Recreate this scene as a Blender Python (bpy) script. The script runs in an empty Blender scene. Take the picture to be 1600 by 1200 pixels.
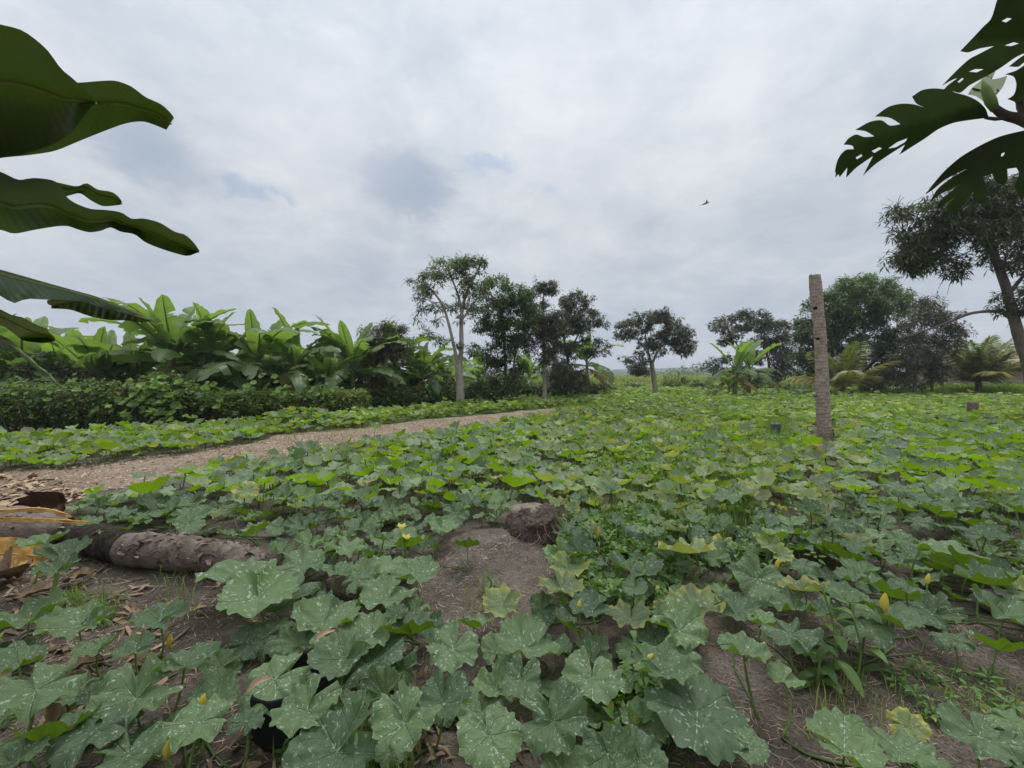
import bpy, bmesh, math, random
import numpy as np
from mathutils import Vector, Matrix, Euler, noise, geometry
R = math.radians
rng = np.random.default_rng(11)
random.seed(5)
scn = bpy.context.scene
col = scn.collection

# ---------------------------------------------------------------- camera
F = 650.0                      # focal length in pixels of a 1600 px wide frame
H = 1.2                        # eye height
PITCH = math.atan(12.0 / F)    # slightly down: horizon at y = 588
cam_d = bpy.data.cameras.new('camera'); cam = bpy.data.objects.new('camera', cam_d); col.objects.link(cam)
cam_d.sensor_width = 36.0; cam_d.lens = 36.0 * F / 1600.0
cam_d.clip_start = 0.02; cam_d.clip_end = 6000
cam.location = (0, 0, H); cam.rotation_euler = (R(90) - PITCH, 0, 0)
scn.camera = cam

# ---------------------------------------------------------------- sky, sun, exposure
SUN_EL, SUN_AZ = R(62), R(25)         # azimuth clockwise from +Y, in front and to the right, veiled by cloud
EXPOSURE = 0.0
SUN_STRENGTH = 1.45
def ray(px, py):
    x = (px - 800) / F; u = (600 - py) / F
    return Vector((x, math.cos(PITCH) + u * math.sin(PITCH), -math.sin(PITCH) + u * math.cos(PITCH)))
world = bpy.data.worlds.new('World'); scn.world = world; world.use_nodes = True
nt = world.node_tree; nt.nodes.clear()
def N(t, typ, **kw):
    n = t.nodes.new(typ)
    for k, v in kw.items():
        if k == 'ins':
            for i, val in v.items(): n.inputs[i].default_value = val
        else: setattr(n, k, v)
    return n
def mth(t, op, a, b=None, c=None, clamp=False):
    n = t.nodes.new('ShaderNodeMath'); n.operation = op; n.use_clamp = clamp
    for i, v in enumerate((a, b, c)):
        if v is None: continue
        if isinstance(v, (int, float)): n.inputs[i].default_value = v
        else: t.links.new(v, n.inputs[i])
    return n.outputs[0]
def mixc(t, fac, a, b, mode='MIX'):
    n = t.nodes.new('ShaderNodeMix'); n.data_type = 'RGBA'; n.blend_type = mode
    for s, v in ((0, fac), (6, a), (7, b)):
        if isinstance(v, (int, float)): n.inputs[s].default_value = v
        elif isinstance(v, tuple): n.inputs[s].default_value = (*v[:3], 1)
        else: t.links.new(v, n.inputs[s])
    return n.outputs[2]
def smooth(t, v, a, b, lo=0.0, hi=1.0):
    n = t.nodes.new('ShaderNodeMapRange'); n.interpolation_type = 'SMOOTHSTEP'
    t.links.new(v, n.inputs[0])
    for i, x in ((1, a), (2, b), (3, lo), (4, hi)): n.inputs[i].default_value = x
    return n.outputs[0]
def noi(t, vec, scale, detail=4, rough=0.55, dist=0.0):
    n = t.nodes.new('ShaderNodeTexNoise'); n.inputs['Scale'].default_value = scale; n.inputs['Detail'].default_value = detail
    n.inputs['Roughness'].default_value = rough; n.inputs['Distortion'].default_value = dist
    if vec is not None: t.links.new(vec, n.inputs['Vector'])
    return n.outputs[0]
def build_world():
    t = nt
    out = N(t, 'ShaderNodeOutputWorld'); bg = N(t, 'ShaderNodeBackground'); bg.inputs[1].default_value = 0.1
    sky = N(t, 'ShaderNodeTexSky'); sky.sky_type = 'NISHITA'; sky.sun_disc = False
    sky.sun_elevation = SUN_EL; sky.sun_rotation = SUN_AZ; sky.air_density = 1.0; sky.dust_density = 1.5; sky.ozone_density = 1.0
    tc = N(t, 'ShaderNodeTexCoord'); sep = N(t, 'ShaderNodeSeparateXYZ'); t.links.new(tc.outputs['Generated'], sep.inputs[0])
    x, y, z = sep.outputs
    zz = mth(t, 'ADD', mth(t, 'MAXIMUM', z, 0.0), 0.26)
    cmb = N(t, 'ShaderNodeCombineXYZ')
    t.links.new(mth(t, 'DIVIDE', x, zz), cmb.inputs[0]); t.links.new(mth(t, 'DIVIDE', y, zz), cmb.inputs[1])
    plane = cmb.outputs[0]
    big = noi(t, plane, 0.75, 5, 0.5, 0.25)
    med = noi(t, plane, 2.6, 6, 0.55, 0.3)
    fine = noi(t, plane, 7.5, 7, 0.62, 0.3)
    # cloud brightness
    b = mth(t, 'ADD', mth(t, 'MULTIPLY', mth(t, 'SUBTRACT', big, 0.5), 0.9), mth(t, 'MULTIPLY', mth(t, 'SUBTRACT', med, 0.5), 0.85))
    b = mth(t, 'ADD', b, mth(t, 'MULTIPLY', mth(t, 'SUBTRACT', fine, 0.5), 0.42))
    f = mth(t, 'ADD', b, 0.5, clamp=True)
    grey = mixc(t, smooth(t, f, 0.2, 0.8), (0.49, 0.555, 0.635), (0.745, 0.77, 0.81))
    # lower sky a little darker and bluer-grey
    low = smooth(t, z, 0.0, 0.42)
    grey = mixc(t, low, mixc(t, 0.45, grey, (0.47, 0.535, 0.62)), grey)
    # dark puffs
    dn = noi(t, plane, 4.2, 7, 0.66, 0.4)
    def blob(px, py, rad, soft, wob, sq=1.0):
        d = ray(px, py).normalized()
        vm = N(t, 'ShaderNodeVectorMath', operation='SUBTRACT'); t.links.new(tc.outputs['Generated'], vm.inputs[0]); vm.inputs[1].default_value = d
        sc_ = N(t, 'ShaderNodeVectorMath', operation='MULTIPLY'); t.links.new(vm.outputs[0], sc_.inputs[0]); sc_.inputs[1].default_value = (1, 1, sq)
        ln = N(t, 'ShaderNodeVectorMath', operation='LENGTH'); t.links.new(sc_.outputs[0], ln.inputs[0])
        dd = mth(t, 'ADD', ln.outputs['Value'], mth(t, 'MULTIPLY', mth(t, 'SUBTRACT', dn, 0.5), wob))
        return smooth(t, dd, rad - soft, rad + soft, 1.0, 0.0)
    dark = mth(t, 'MULTIPLY', blob(640, 290, 0.088, 0.045, 0.20, 1.35), 0.85)
    dark = mth(t, 'MAXIMUM', dark, mth(t, 'MULTIPLY', blob(228, 238, 0.070, 0.05, 0.22, 1.5), 0.8))
    dark = mth(t, 'MAXIMUM', dark, mth(t, 'MULTIPLY', blob(1010, 352, 0.05, 0.05, 0.10, 1.8), 0.3))
    dark = mth(t, 'MAXIMUM', dark, mth(t, 'MULTIPLY', blob(560, 420, 0.09, 0.06, 0.12, 2.2), 0.3))
    grey = mixc(t, dark, grey, (0.37, 0.445, 0.55))
    bright = mth(t, 'MULTIPLY', blob(1150, 165, 0.05, 0.06, 0.1, 1.0), 0.55)
    bright = mth(t, 'MAXIMUM', bright, mth(t, 'MULTIPLY', blob(900, 220, 0.18, 0.12, 0.2, 1.0), 0.28))
    bright = mth(t, 'MAXIMUM', bright, mth(t, 'MULTIPLY', blob(470, 230, 0.14, 0.1, 0.2, 1.3), 0.28))
    grey = mixc(t, bright, grey, (0.80, 0.80, 0.85))
    # blue gaps
    gap = mth(t, 'MAXIMUM', blob(748, 256, 0.05, 0.045, 0.34, 3.4), blob(405, 300, 0.05, 0.045, 0.34, 3.0))
    gap = mth(t, 'MAXIMUM', gap, blob(850, 298, 0.03, 0.03, 0.12, 3.0))
    gap = mth(t, 'MULTIPLY', gap, smooth(t, fine, 0.42, 0.58))
    gap = mth(t, 'MULTIPLY', gap, 0.6)
    v10 = N(t, 'ShaderNodeVectorMath', operation='SCALE'); t.links.new(grey, v10.inputs[0]); v10.inputs['Scale'].default_value = 10.0
    skyc = mixc(t, 0.5, sky.outputs[0], (4.2, 5.5, 7.2))
    c = mixc(t, gap, v10.outputs[0], skyc)
    # overcast skies are brighter overhead than near the horizon (above the frame)
    zen = N(t, 'ShaderNodeVectorMath', operation='SCALE'); t.links.new(c, zen.inputs[0]); t.links.new(mth(t, 'ADD', smooth(t, z, 0.30, 0.66, 0.0, 0.22), smooth(t, z, 0.64, 1.0, 1.0, 3.1)), zen.inputs['Scale'])
    t.links.new(zen.outputs[0], bg.inputs[0]); t.links.new(bg.outputs[0], out.inputs[0])
build_world()
sun_d = bpy.data.lights.new('sun', 'SUN'); sun = bpy.data.objects.new('sun', sun_d); col.objects.link(sun)
sun_d.energy = SUN_STRENGTH; sun_d.angle = R(20); sun_d.color = (1.0, 0.96, 0.9)
sdir = Vector((math.sin(SUN_AZ) * math.cos(SUN_EL), math.cos(SUN_AZ) * math.cos(SUN_EL), math.sin(SUN_EL)))
sun.rotation_euler = sdir.to_track_quat('Z', 'Y').to_euler()
scn.view_settings.view_transform = 'Standard'; scn.view_settings.look = 'None'
scn.view_settings.exposure = EXPOSURE; scn.view_settings.gamma = 1
scn.render.engine = 'CYCLES'
cy = scn.cycles
cy.max_bounces = 8; cy.diffuse_bounces = 3; cy.glossy_bounces = 2; cy.transmission_bounces = 4; cy.transparent_max_bounces = 4; cy.volume_bounces = 0
cy.use_denoising = True
try: cy.denoiser = 'OPENIMAGEDENOISE'
except Exception: pass
cy.sample_clamp_indirect = 6
# ================================================================ helpers
def P(px, py, d):
    r = ray(px, py); return Vector((0, 0, H)) + r * (d / r.y)
def gz(x, y):
    x = np.asarray(x, float); y = np.asarray(y, float)
    fade = 1.0 / (1 + (np.hypot(x, y) / 14) ** 2)
    z = 0.018 * np.sin(x * 1.9 + 0.6 * np.sin(y * 1.3)) * np.sin(y * 2.3 + 1.1) + 0.010 * np.sin(x * 5.3 + y * 3.1) + 0.007 * np.sin(x * 9.1 - y * 8.3 + 1)
    z = z * fade
    for mx, my, rx, ry, h in MOUNDS:
        z = z + h * np.exp(-((x - mx) / rx) ** 2 - ((y - my) / ry) ** 2)
    return z
MOUNDS = []
def G(px, py, h=0.0):
    """point where the sight line meets the ground (or h above it)"""
    r = ray(px, py); z = h
    for _ in range(4):
        s = (H - z) / -r.z if r.z < -1e-5 else 4000
        p = Vector((0, 0, H)) + r * s
        z = h + float(gz(p.x, p.y))
    p.z = z - h if False else z
    return p
_m = G(468, 668); MOUNDS.append((_m.x, _m.y, 0.5, 0.4, 0.28))
_m = G(770, 850); MOUNDS.append((_m.x, _m.y, 0.32, 0.28, 0.09))
_m = G(230, 905); MOUNDS.append((_m.x, _m.y, 0.7, 0.35, 0.05))
_m = G(1400, 1010); MOUNDS.append((_m.x, _m.y, 0.9, 0.3, 0.06))
_m = G(640, 905); MOUNDS.append((_m.x, _m.y, 0.4, 0.25, 0.04))
def proj(x, y, z):
    cz, sz = math.cos(PITCH), math.sin(PITCH)
    dz = z - H
    f = y * cz - dz * sz; u = y * sz + dz * cz
    return 800 + F * x / f, 600 - F * u / f
def inpoly(px, py, poly):
    px = np.atleast_1d(px); py = np.atleast_1d(py); r = np.zeros(px.shape, bool)
    n = len(poly)
    for i in range(n):
        x1, y1 = poly[i]; x2, y2 = poly[(i + 1) % n]
        c = ((y1 > py) != (y2 > py)) & (px < (x2 - x1) * (py - y1) / (y2 - y1 + 1e-12) + x1)
        r ^= c
    return r

def tag(o, label=None, cat=None, group=None, kind=None):
    if label: o['label'] = label
    if cat: o['category'] = cat
    if group: o['group'] = group
    if kind: o['kind'] = kind
    return o
def empty(name, loc=(0, 0, 0), rz=0.0):
    o = bpy.data.objects.new(name, None); o.location = loc; o.rotation_euler = (0, 0, rz); o.empty_display_size = 0.1
    col.objects.link(o); return o
def put(o, parent=None, M=None):
    col.objects.link(o)
    if parent is not None: o.parent = parent
    if M is not None: o.matrix_local = M
    return o
def copy_tree(o, parent=None):
    c = o.copy(); col.objects.link(c)
    if parent is not None: c.parent = parent
    for ch in list(o.children): copy_tree(ch, c)
    return c

class MB:
    """collects vertices and faces with numpy; attr 'tint' (r: brightness, g: yellowing, b: free), uv per vertex"""
    def __init__(s): s.V = []; s.T = []; s.Q = []; s.UV = []; s.C = []; s.n = 0; s.mt = []; s.mq = []
    def add(s, V, tris=None, quads=None, uv=None, tint=None, mat=0):
        V = np.asarray(V, float).reshape(-1, 3); n = len(V)
        s.V.append(V)
        s.UV.append(np.zeros((n, 2)) if uv is None else np.asarray(uv, float).reshape(-1, 2))
        if tint is None: tint = (0.5, 0, 0)
        t = np.asarray(tint, float)
        s.C.append(np.broadcast_to(t, (n, 3)) if t.ndim == 1 else t)
        if tris is not None and len(tris):
            a = np.asarray(tris, int).reshape(-1, 3) + s.n; s.T.append(a); s.mt.append(np.full(len(a), mat))
        if quads is not None and len(quads):
            a = np.asarray(quads, int).reshape(-1, 4) + s.n; s.Q.append(a); s.mq.append(np.full(len(a), mat))
        s.n += n
    def mesh(s, name, mats, smooth_=True):
        V = np.concatenate(s.V); UV = np.concatenate(s.UV); C = np.concatenate(s.C)
        T = np.concatenate(s.T) if s.T else np.zeros((0, 3), int); Q = np.concatenate(s.Q) if s.Q else np.zeros((0, 4), int)
        me = bpy.data.meshes.new(name)
        me.vertices.add(len(V)); me.vertices.foreach_set('co', V.ravel())
        idx = np.concatenate([T.ravel(), Q.ravel()])
        me.loops.add(len(idx)); me.loops.foreach_set('vertex_index', idx.astype(np.int32))
        nf = len(T) + len(Q); me.polygons.add(nf)
        start = np.concatenate([np.arange(len(T)) * 3, len(T) * 3 + np.arange(len(Q)) * 4])
        me.polygons.foreach_set('loop_start', start.astype(np.int32))
        mi = np.concatenate([np.concatenate(s.mt) if s.mt else np.zeros(0), np.concatenate(s.mq) if s.mq else np.zeros(0)])
        if not isinstance(mats, (list, tuple)): mats = [mats]
        for m in mats: me.materials.append(m)
        me.polygons.foreach_set('material_index', mi.astype(np.int32))
        me.polygons.foreach_set('use_smooth', np.full(nf, smooth_))
        uvl = me.uv_layers.new(name='uv'); uvl.data.foreach_set('uv', UV[idx].ravel())
        at = me.attributes.new('tint', 'FLOAT_COLOR', 'POINT')
        at.data.foreach_set('color', np.concatenate([C, np.ones((len(C), 1))], 1).ravel())
        me.update(calc_edges=True)
        return me
    def build(s, name, mats, parent=None, smooth_=True, M=None):
        o = bpy.data.objects.new(name, s.mesh(name, mats, smooth_)); return put(o, parent, M)

def frames(pts):
    pts = [Vector(p) for p in pts]; fr = []
    up = Vector((0.13, 0.31, 0.94))
    for i in range(len(pts)):
        a = pts[max(i - 1, 0)]; b = pts[min(i + 1, len(pts) - 1)]
        t = (b - a).normalized()
        if i == 0:
            s = t.cross(up)
            if s.length < 0.2: s = t.cross(Vector((1, 0, 0)))
            s.normalize()
        else:
            s = (s - t * s.dot(t)).normalized()
        fr.append((t, s, t.cross(s)))
    return pts, fr
def tube(mb, pts, radii, seg=8, cap=True, tint=(0.5, 0, 0), rough=0.0, mat=0, freq=6.0):
    pts, fr = frames(pts); V = []; UV = []; L = 0
    for i, p in enumerate(pts):
        if i: L += (pts[i] - pts[i - 1]).length
        r = radii[i] if hasattr(radii, '__len__') else radii
        for k in range(seg):
            a = 2 * math.pi * k / seg
            d = fr[i][1] * math.cos(a) + fr[i][2] * math.sin(a)
            rr = r
            if rough: rr = r * (1 + rough * noise.noise((p + d * r) * freq) + rough * 0.5 * noise.noise((p + d * r) * freq * 2.7))
            V.append(p + d * rr); UV.append((k / seg, L))
    Q = []
    for i in range(len(pts) - 1):
        for k in range(seg):
            a = i * seg + k; b = i * seg + (k + 1) % seg
            Q.append((a, b, b + seg, a + seg))
    T = []
    if cap:
        n = len(V); V.append(pts[0]); V.append(pts[-1]); UV += [(0.5, 0), (0.5, L)]
        for k in range(seg):
            T.append((n, (k + 1) % seg, k)); T.append((n + 1, n - seg + k, n - seg + (k + 1) % seg))
    mb.add([tuple(v) for v in V], T, Q, UV, tint, mat)
def bez(pts, n):
    """Catmull-Rom through pts"""
    pts = [Vector(p) for p in pts]; out = []
    ext = [pts[0] * 2 - pts[1]] + pts + [pts[-1] * 2 - pts[-2]]
    m = len(pts) - 1
    for j in range(n + 1):
        u = j / n * m; i = min(int(u), m - 1); t = u - i
        p0, p1, p2, p3 = ext[i:i + 4]
        out.append(0.5 * ((2 * p1) + (p2 - p0) * t + (2 * p0 - 5 * p1 + 4 * p2 - p3) * t * t + (3 * p1 - p0 - 3 * p2 + p3) * t ** 3))
    return out
def lerp(a, b, t): return a + (b - a) * t

# ================================================================ materials
def newmat(name):
    m = bpy.data.materials.new(name); m.use_nodes = True; t = m.node_tree; t.nodes.clear()
    return m, t, N(t, 'ShaderNodeOutputMaterial')
def principled(t, rough=0.6, spec=0.5):
    b = N(t, 'ShaderNodeBsdfPrincipled'); b.inputs['Roughness'].default_value = rough
    b.inputs['Specular IOR Level'].default_value = spec; return b
def bump(t, h, strength, dist, b):
    n = N(t, 'ShaderNodeBump'); n.inputs['Strength'].default_value = strength; n.inputs['Distance'].default_value = dist
    t.links.new(h, n.inputs['Height']); t.links.new(n.outputs[0], b.inputs['Normal']); return n
def leaf_material(name, top, back, trans_col, trans=0.35, rough=0.5, spec=0.35, yellow=(0.30, 0.26, 0.05), speck=0.0, veins='none',
                  var=0.35, objvar=False, hue=0.0, bumpy=0.0):
    """two-sided leaf: top and underside differ, light passes through. tint.r brightness, tint.g yellowing"""
    m, t, out = newmat(name)
    at = N(t, 'ShaderNodeAttribute', attribute_name='tint'); sp = N(t, 'ShaderNodeSeparateColor'); t.links.new(at.outputs['Color'], sp.inputs[0])
    vr, vy, vb = sp.outputs[0], sp.outputs[1], sp.outputs[2]
    geo = N(t, 'ShaderNodeNewGeometry')
    if objvar:
        oi = N(t, 'ShaderNodeObjectInfo'); vr = mth(t, 'FRACT', mth(t, 'ADD', vr, oi.outputs['Random']))
    uv = N(t, 'ShaderNodeUVMap', uv_map='uv')
    br = mth(t, 'ADD', mth(t, 'MULTIPLY', mth(t, 'SUBTRACT', vr, 0.5), 2 * var), 1.0)
    topc = mixc(t, vr, tuple(c * (1 - hue) for c in top), (top[0] * (1 + hue * 1.6), top[1] * (1 + hue), top[2] * (1 - hue * 0.5)))
    hgt = None
    if veins in ('squash', 'squash_low'):
        s2 = N(t, 'ShaderNodeSeparateXYZ'); t.links.new(uv.outputs[0], s2.inputs[0])
        u = mth(t, 'SUBTRACT', s2.outputs[0], 0.5); v = mth(t, 'SUBTRACT', s2.outputs[1], 0.5)
        rad = mth(t, 'MULTIPLY', mth(t, 'SQRT', mth(t, 'ADD', mth(t, 'MULTIPLY', u, u), mth(t, 'MULTIPLY', v, v))), 2.6)
        ang = mth(t, 'ARCTAN2', u, v)
        w = 2 * math.pi / 5
        da = mth(t, 'PINGPONG', ang, w / 2)          # 0 on the five main veins
        vd = mth(t, 'MULTIPLY', da, rad)             # distance to nearest main vein
        main = smooth(t, vd, 0.006, 0.03, 1.0, 0.0)
        hb = mth(t, 'FRACT', mth(t, 'MULTIPLY', mth(t, 'SUBTRACT', rad, mth(t, 'MULTIPLY', vd, 0.85)), 4.2))
        sec = smooth(t, mth(t, 'ABSOLUTE', mth(t, 'SUBTRACT', hb, 0.5)), 0.02, 0.11, 1.0, 0.0)
        vein = mth(t, 'MAXIMUM', main, mth(t, 'MULTIPLY', sec, 0.55))
        off = N(t, 'ShaderNodeVectorMath', operation='ADD'); t.links.new(uv.outputs[0], off.inputs[0])
        if objvar:
            cm = N(t, 'ShaderNodeCombineXYZ'); t.links.new(mth(t, 'MULTIPLY', oi.outputs['Random'], 37.0), cm.inputs[0]); t.links.new(cm.outputs[0], off.inputs[1])
        else:
            cm = N(t, 'ShaderNodeCombineXYZ'); t.links.new(mth(t, 'MULTIPLY', vr, 37.0), cm.inputs[0]); t.links.new(cm.outputs[0], off.inputs[1])
        n1 = noi(t, off.outputs[0], 24.0, 3, 0.65, 0.4); n2 = noi(t, off.outputs[0], 5.0, 2)
        # silver blotches: sit in the angles of the veins, broken up
        thr = mth(t, 'ADD', mth(t, 'MULTIPLY', vein, 0.085), mth(t, 'MULTIPLY', mth(t, 'SUBTRACT', n2, 0.5), 0.25))
        sk = smooth(t, mth(t, 'ADD', n1, thr), 0.60, 0.68)
        sk = mth(t, 'MULTIPLY', sk, speck)
        mott = noi(t, off.outputs[0], 9.0, 4, 0.6)
        topc = mixc(t, mth(t, 'MULTIPLY', smooth(t, mott, 0.35, 0.7), 0.35), topc, tuple(min(1, c * 1.7) for c in top))
        topc = mixc(t, mth(t, 'MULTIPLY', vein, 0.22), topc, (0.16, 0.24, 0.11))
        topc = mixc(t, sk, topc, (0.36, 0.45, 0.34))
        hgt = mth(t, 'ADD', mth(t, 'MULTIPLY', vein, -0.4), mth(t, 'MULTIPLY', mott, 1.0))
        # yellowing creeps in from the edge
        edge = smooth(t, mth(t, 'ADD', rad, mth(t, 'MULTIPLY', mth(t, 'SUBTRACT', n2, 0.5), 0.9)), 0.55, 1.0)
        yam = mth(t, 'MULTIPLY', vy, mth(t, 'ADD', mth(t, 'MULTIPLY', edge, 0.95), 0.12), clamp=True)
        topc = mixc(t, yam, topc, yellow)
        brown = mth(t, 'MULTIPLY', smooth(t, mth(t, 'ADD', rad, mth(t, 'MULTIPLY', mth(t, 'SUBTRACT', n1, 0.5), 1.2)), 0.98, 1.12), smooth(t, vy, 0.3, 0.8))
        topc = mixc(t, brown, topc, (0.33, 0.22, 0.10))
    else:
        topc = mixc(t, vy, topc, yellow)
        if veins == 'banana':
            s2 = N(t, 'ShaderNodeSeparateXYZ'); t.links.new(uv.outputs[0], s2.inputs[0])
            av = mth(t, 'ABSOLUTE', mth(t, 'SUBTRACT', s2.outputs[1], 0.5))
            mid = smooth(t, av, 0.012, 0.035, 1.0, 0.0)
            wv = mth(t, 'SINE', mth(t, 'MULTIPLY', mth(t, 'SUBTRACT', s2.outputs[0], mth(t, 'MULTIPLY', av, 0.12)), 260.0))
            nn = noi(t, uv.outputs[0], 14.0, 3)
            topc = mixc(t, mth(t, 'MULTIPLY', smooth(t, wv, 0.0, 1.0), 0.16), topc, tuple(c * 0.62 for c in top))
            topc = mixc(t, mth(t, 'MULTIPLY', smooth(t, nn, 0.5, 0.8), 0.25), topc, tuple(min(1, c * 1.6) for c in top))
            topc = mixc(t, mth(t, 'MULTIPLY', mid, 0.7), topc, (0.30, 0.38, 0.12))
            hgt = wv
    sc1 = N(t, 'ShaderNodeVectorMath', operation='SCALE'); t.links.new(topc, sc1.inputs[0]); t.links.new(br, sc1.inputs['Scale'])
    bk = mixc(t, vy, back, yellow)
    sc2 = N(t, 'ShaderNodeVectorMath', operation='SCALE'); t.links.new(bk, sc2.inputs[0]); t.links.new(br, sc2.inputs['Scale'])
    c = mixc(t, geo.outputs['Backfacing'], sc1.outputs[0], sc2.outputs[0])
    p = principled(t, rough, spec); t.links.new(c, p.inputs['Base Color'])
    if hgt is not None and bumpy: bump(t, hgt, bumpy, 0.006, p)
    tr = N(t, 'ShaderNodeBsdfTranslucent')
    tcol = mixc(t, vy, trans_col, tuple(min(1, c * 1.5) for c in yellow))
    sc3 = N(t, 'ShaderNodeVectorMath', operation='SCALE'); t.links.new(tcol, sc3.inputs[0]); t.links.new(br, sc3.inputs['Scale'])
    t.links.new(sc3.outputs[0], tr.inputs[0])
    mx = N(t, 'ShaderNodeMixShader'); mx.inputs[0].default_value = trans
    t.links.new(p.outputs[0], mx.inputs[1]); t.links.new(tr.outputs[0], mx.inputs[2]); t.links.new(mx.outputs[0], out.inputs[0])
    return m
def noise_material(name, cols, scale=8.0, rough=0.85, spec=0.2, bs=0.4, bd=0.01, stretch=(1, 1, 1), bscale=30.0, coord='Object', detail=6):
    """cols: two or three colours blended by object-space noise, tint.r shifts brightness"""
    m, t, out = newmat(name)
    tc = N(t, 'ShaderNodeTexCoord'); mp = N(t, 'ShaderNodeMapping'); mp.inputs['Scale'].default_value = stretch
    t.links.new(tc.outputs[coord], mp.inputs[0])
    n1 = noi(t, mp.outputs[0], scale, detail, 0.65, 0.3); n2 = noi(t, mp.outputs[0], bscale, 5, 0.7)
    c = mixc(t, smooth(t, n1, 0.35, 0.65), cols[0], cols[1])
    if len(cols) > 2: c = mixc(t, smooth(t, n2, 0.52, 0.7), c, cols[2])
    at = N(t, 'ShaderNodeAttribute', attribute_name='tint'); sp = N(t, 'ShaderNodeSeparateColor'); t.links.new(at.outputs['Color'], sp.inputs[0])
    s = N(t, 'ShaderNodeVectorMath', operation='SCALE'); t.links.new(c, s.inputs[0]); t.links.new(mth(t, 'ADD', sp.outputs[0], 0.5), s.inputs['Scale'])
    b = principled(t, rough, spec); t.links.new(s.outputs[0], b.inputs['Base Color'])
    bump(t, mth(t, 'ADD', n1, mth(t, 'MULTIPLY', n2, 0.5)), bs, bd, b)
    t.links.new(b.outputs[0], out.inputs[0]); return m

M = {}
SQT = (0.090, 0.142, 0.074); SQB = (0.12, 0.18, 0.018)
M['squash'] = leaf_material('squash_leaf_near', SQT, SQB, (0.16, 0.30, 0.010), 0.27, 0.62, 0.35, (0.40, 0.38, 0.08), 0.95, 'squash', 0.22, True, 0.2, 1.0)
M['squash_mid'] = leaf_material('squash_leaf_mid', (0.13, 0.187, 0.107), (0.15, 0.225, 0.014), (0.29, 0.50, 0.008), 0.35, 0.5, 0.5, (0.36, 0.33, 0.07), 0.6, 'squash', 0.25, False, 0.18, 0.0)
M['squash_far'] = leaf_material('squash_leaf_far', (0.125, 0.20, 0.070), (0.14, 0.21, 0.03), (0.26, 0.44, 0.03), 0.34, 0.5, 0.5, (0.34, 0.36, 0.07), 0.0, 'none', 0.42, False, 0.35)
M['stalk'] = noise_material('green_stalk', [(0.10, 0.17, 0.035), (0.15, 0.22, 0.06)], 12, 0.6, 0.3, 0.2, 0.002)
M['mango'] = leaf_material('mango_leaf', (0.10, 0.12, 0.078), (0.075, 0.09, 0.05), (0.12, 0.17, 0.04), 0.2, 0.45, 0.4, (0.14, 0.12, 0.05), var=0.45, hue=0.2)
M['mango_green'] = leaf_material('fresh_tree_leaf', (0.10, 0.135, 0.055), (0.09, 0.125, 0.05), (0.15, 0.26, 0.04), 0.25, 0.45, 0.4, (0.16, 0.15, 0.05), var=0.45, hue=0.25)
M['greytree'] = leaf_material('grey_tree_leaf', (0.145, 0.16, 0.10), (0.12, 0.12, 0.085), (0.18, 0.2, 0.09), 0.25, 0.5, 0.35, (0.14, 0.11, 0.06), var=0.45, hue=0.2)
M['banana'] = leaf_material('banana_leaf', (0.105, 0.165, 0.07), (0.13, 0.19, 0.075), (0.30, 0.48, 0.06), 0.36, 0.42, 0.45, (0.30, 0.22, 0.07), veins='banana', var=0.3, hue=0.25)
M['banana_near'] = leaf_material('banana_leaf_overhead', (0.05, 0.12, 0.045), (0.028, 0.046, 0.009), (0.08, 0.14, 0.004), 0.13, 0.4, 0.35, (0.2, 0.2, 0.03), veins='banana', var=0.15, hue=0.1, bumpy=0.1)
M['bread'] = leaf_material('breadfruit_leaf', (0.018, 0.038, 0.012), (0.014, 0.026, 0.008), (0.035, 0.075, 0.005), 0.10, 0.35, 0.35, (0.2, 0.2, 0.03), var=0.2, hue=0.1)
M['hedge'] = leaf_material('hedge_leaf', (0.088, 0.132, 0.046), (0.11, 0.155, 0.05), (0.16, 0.28, 0.03), 0.28, 0.5, 0.35, (0.26, 0.22, 0.06), var=0.45, hue=0.3)
M['vine'] = leaf_material('vine_leaf', (0.105, 0.19, 0.05), (0.12, 0.2, 0.04), (0.22, 0.4, 0.02), 0.32, 0.5, 0.4, (0.34, 0.3, 0.06), var=0.3, hue=0.3)
M['bush'] = leaf_material('bush_leaf', (0.15, 0.20, 0.075), (0.15, 0.20, 0.07), (0.26, 0.38, 0.05), 0.35, 0.5, 0.35, (0.30, 0.24, 0.07), var=0.4, hue=0.25)
M['weed'] = leaf_material('weed_leaf', (0.085, 0.155, 0.05), (0.11, 0.2, 0.05), (0.2, 0.4, 0.02), 0.3, 0.5, 0.35, (0.34, 0.3, 0.06), var=0.3, hue=0.25)
M['grass'] = leaf_material('grass_blade', (0.13, 0.22, 0.035), (0.14, 0.23, 0.04), (0.28, 0.45, 0.03), 0.4, 0.5, 0.3, (0.40, 0.34, 0.13), var=0.35, hue=0.3)
M['coco'] = leaf_material('coconut_leaflet', (0.17, 0.22, 0.04), (0.19, 0.22, 0.05), (0.28, 0.36, 0.04), 0.35, 0.45, 0.4, (0.42, 0.27, 0.06), var=0.3, hue=0.2)
M['bark_pale'] = noise_material('pale_bark', [(0.34, 0.30, 0.25), (0.22, 0.19, 0.16), (0.42, 0.39, 0.34)], 5, 0.9, 0.1, 0.6, 0.02, (1, 1, 0.35))
M['bark_grey'] = noise_material('grey_bark', [(0.17, 0.14, 0.12), (0.10, 0.085, 0.075), (0.22, 0.19, 0.16)], 6, 0.9, 0.1, 0.6, 0.02, (1, 1, 0.35))
M['bark_brown'] = noise_material('brown_bark', [(0.13, 0.10, 0.08), (0.075, 0.06, 0.05)], 6, 0.9, 0.1, 0.6, 0.02, (1, 1, 0.35))
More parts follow.
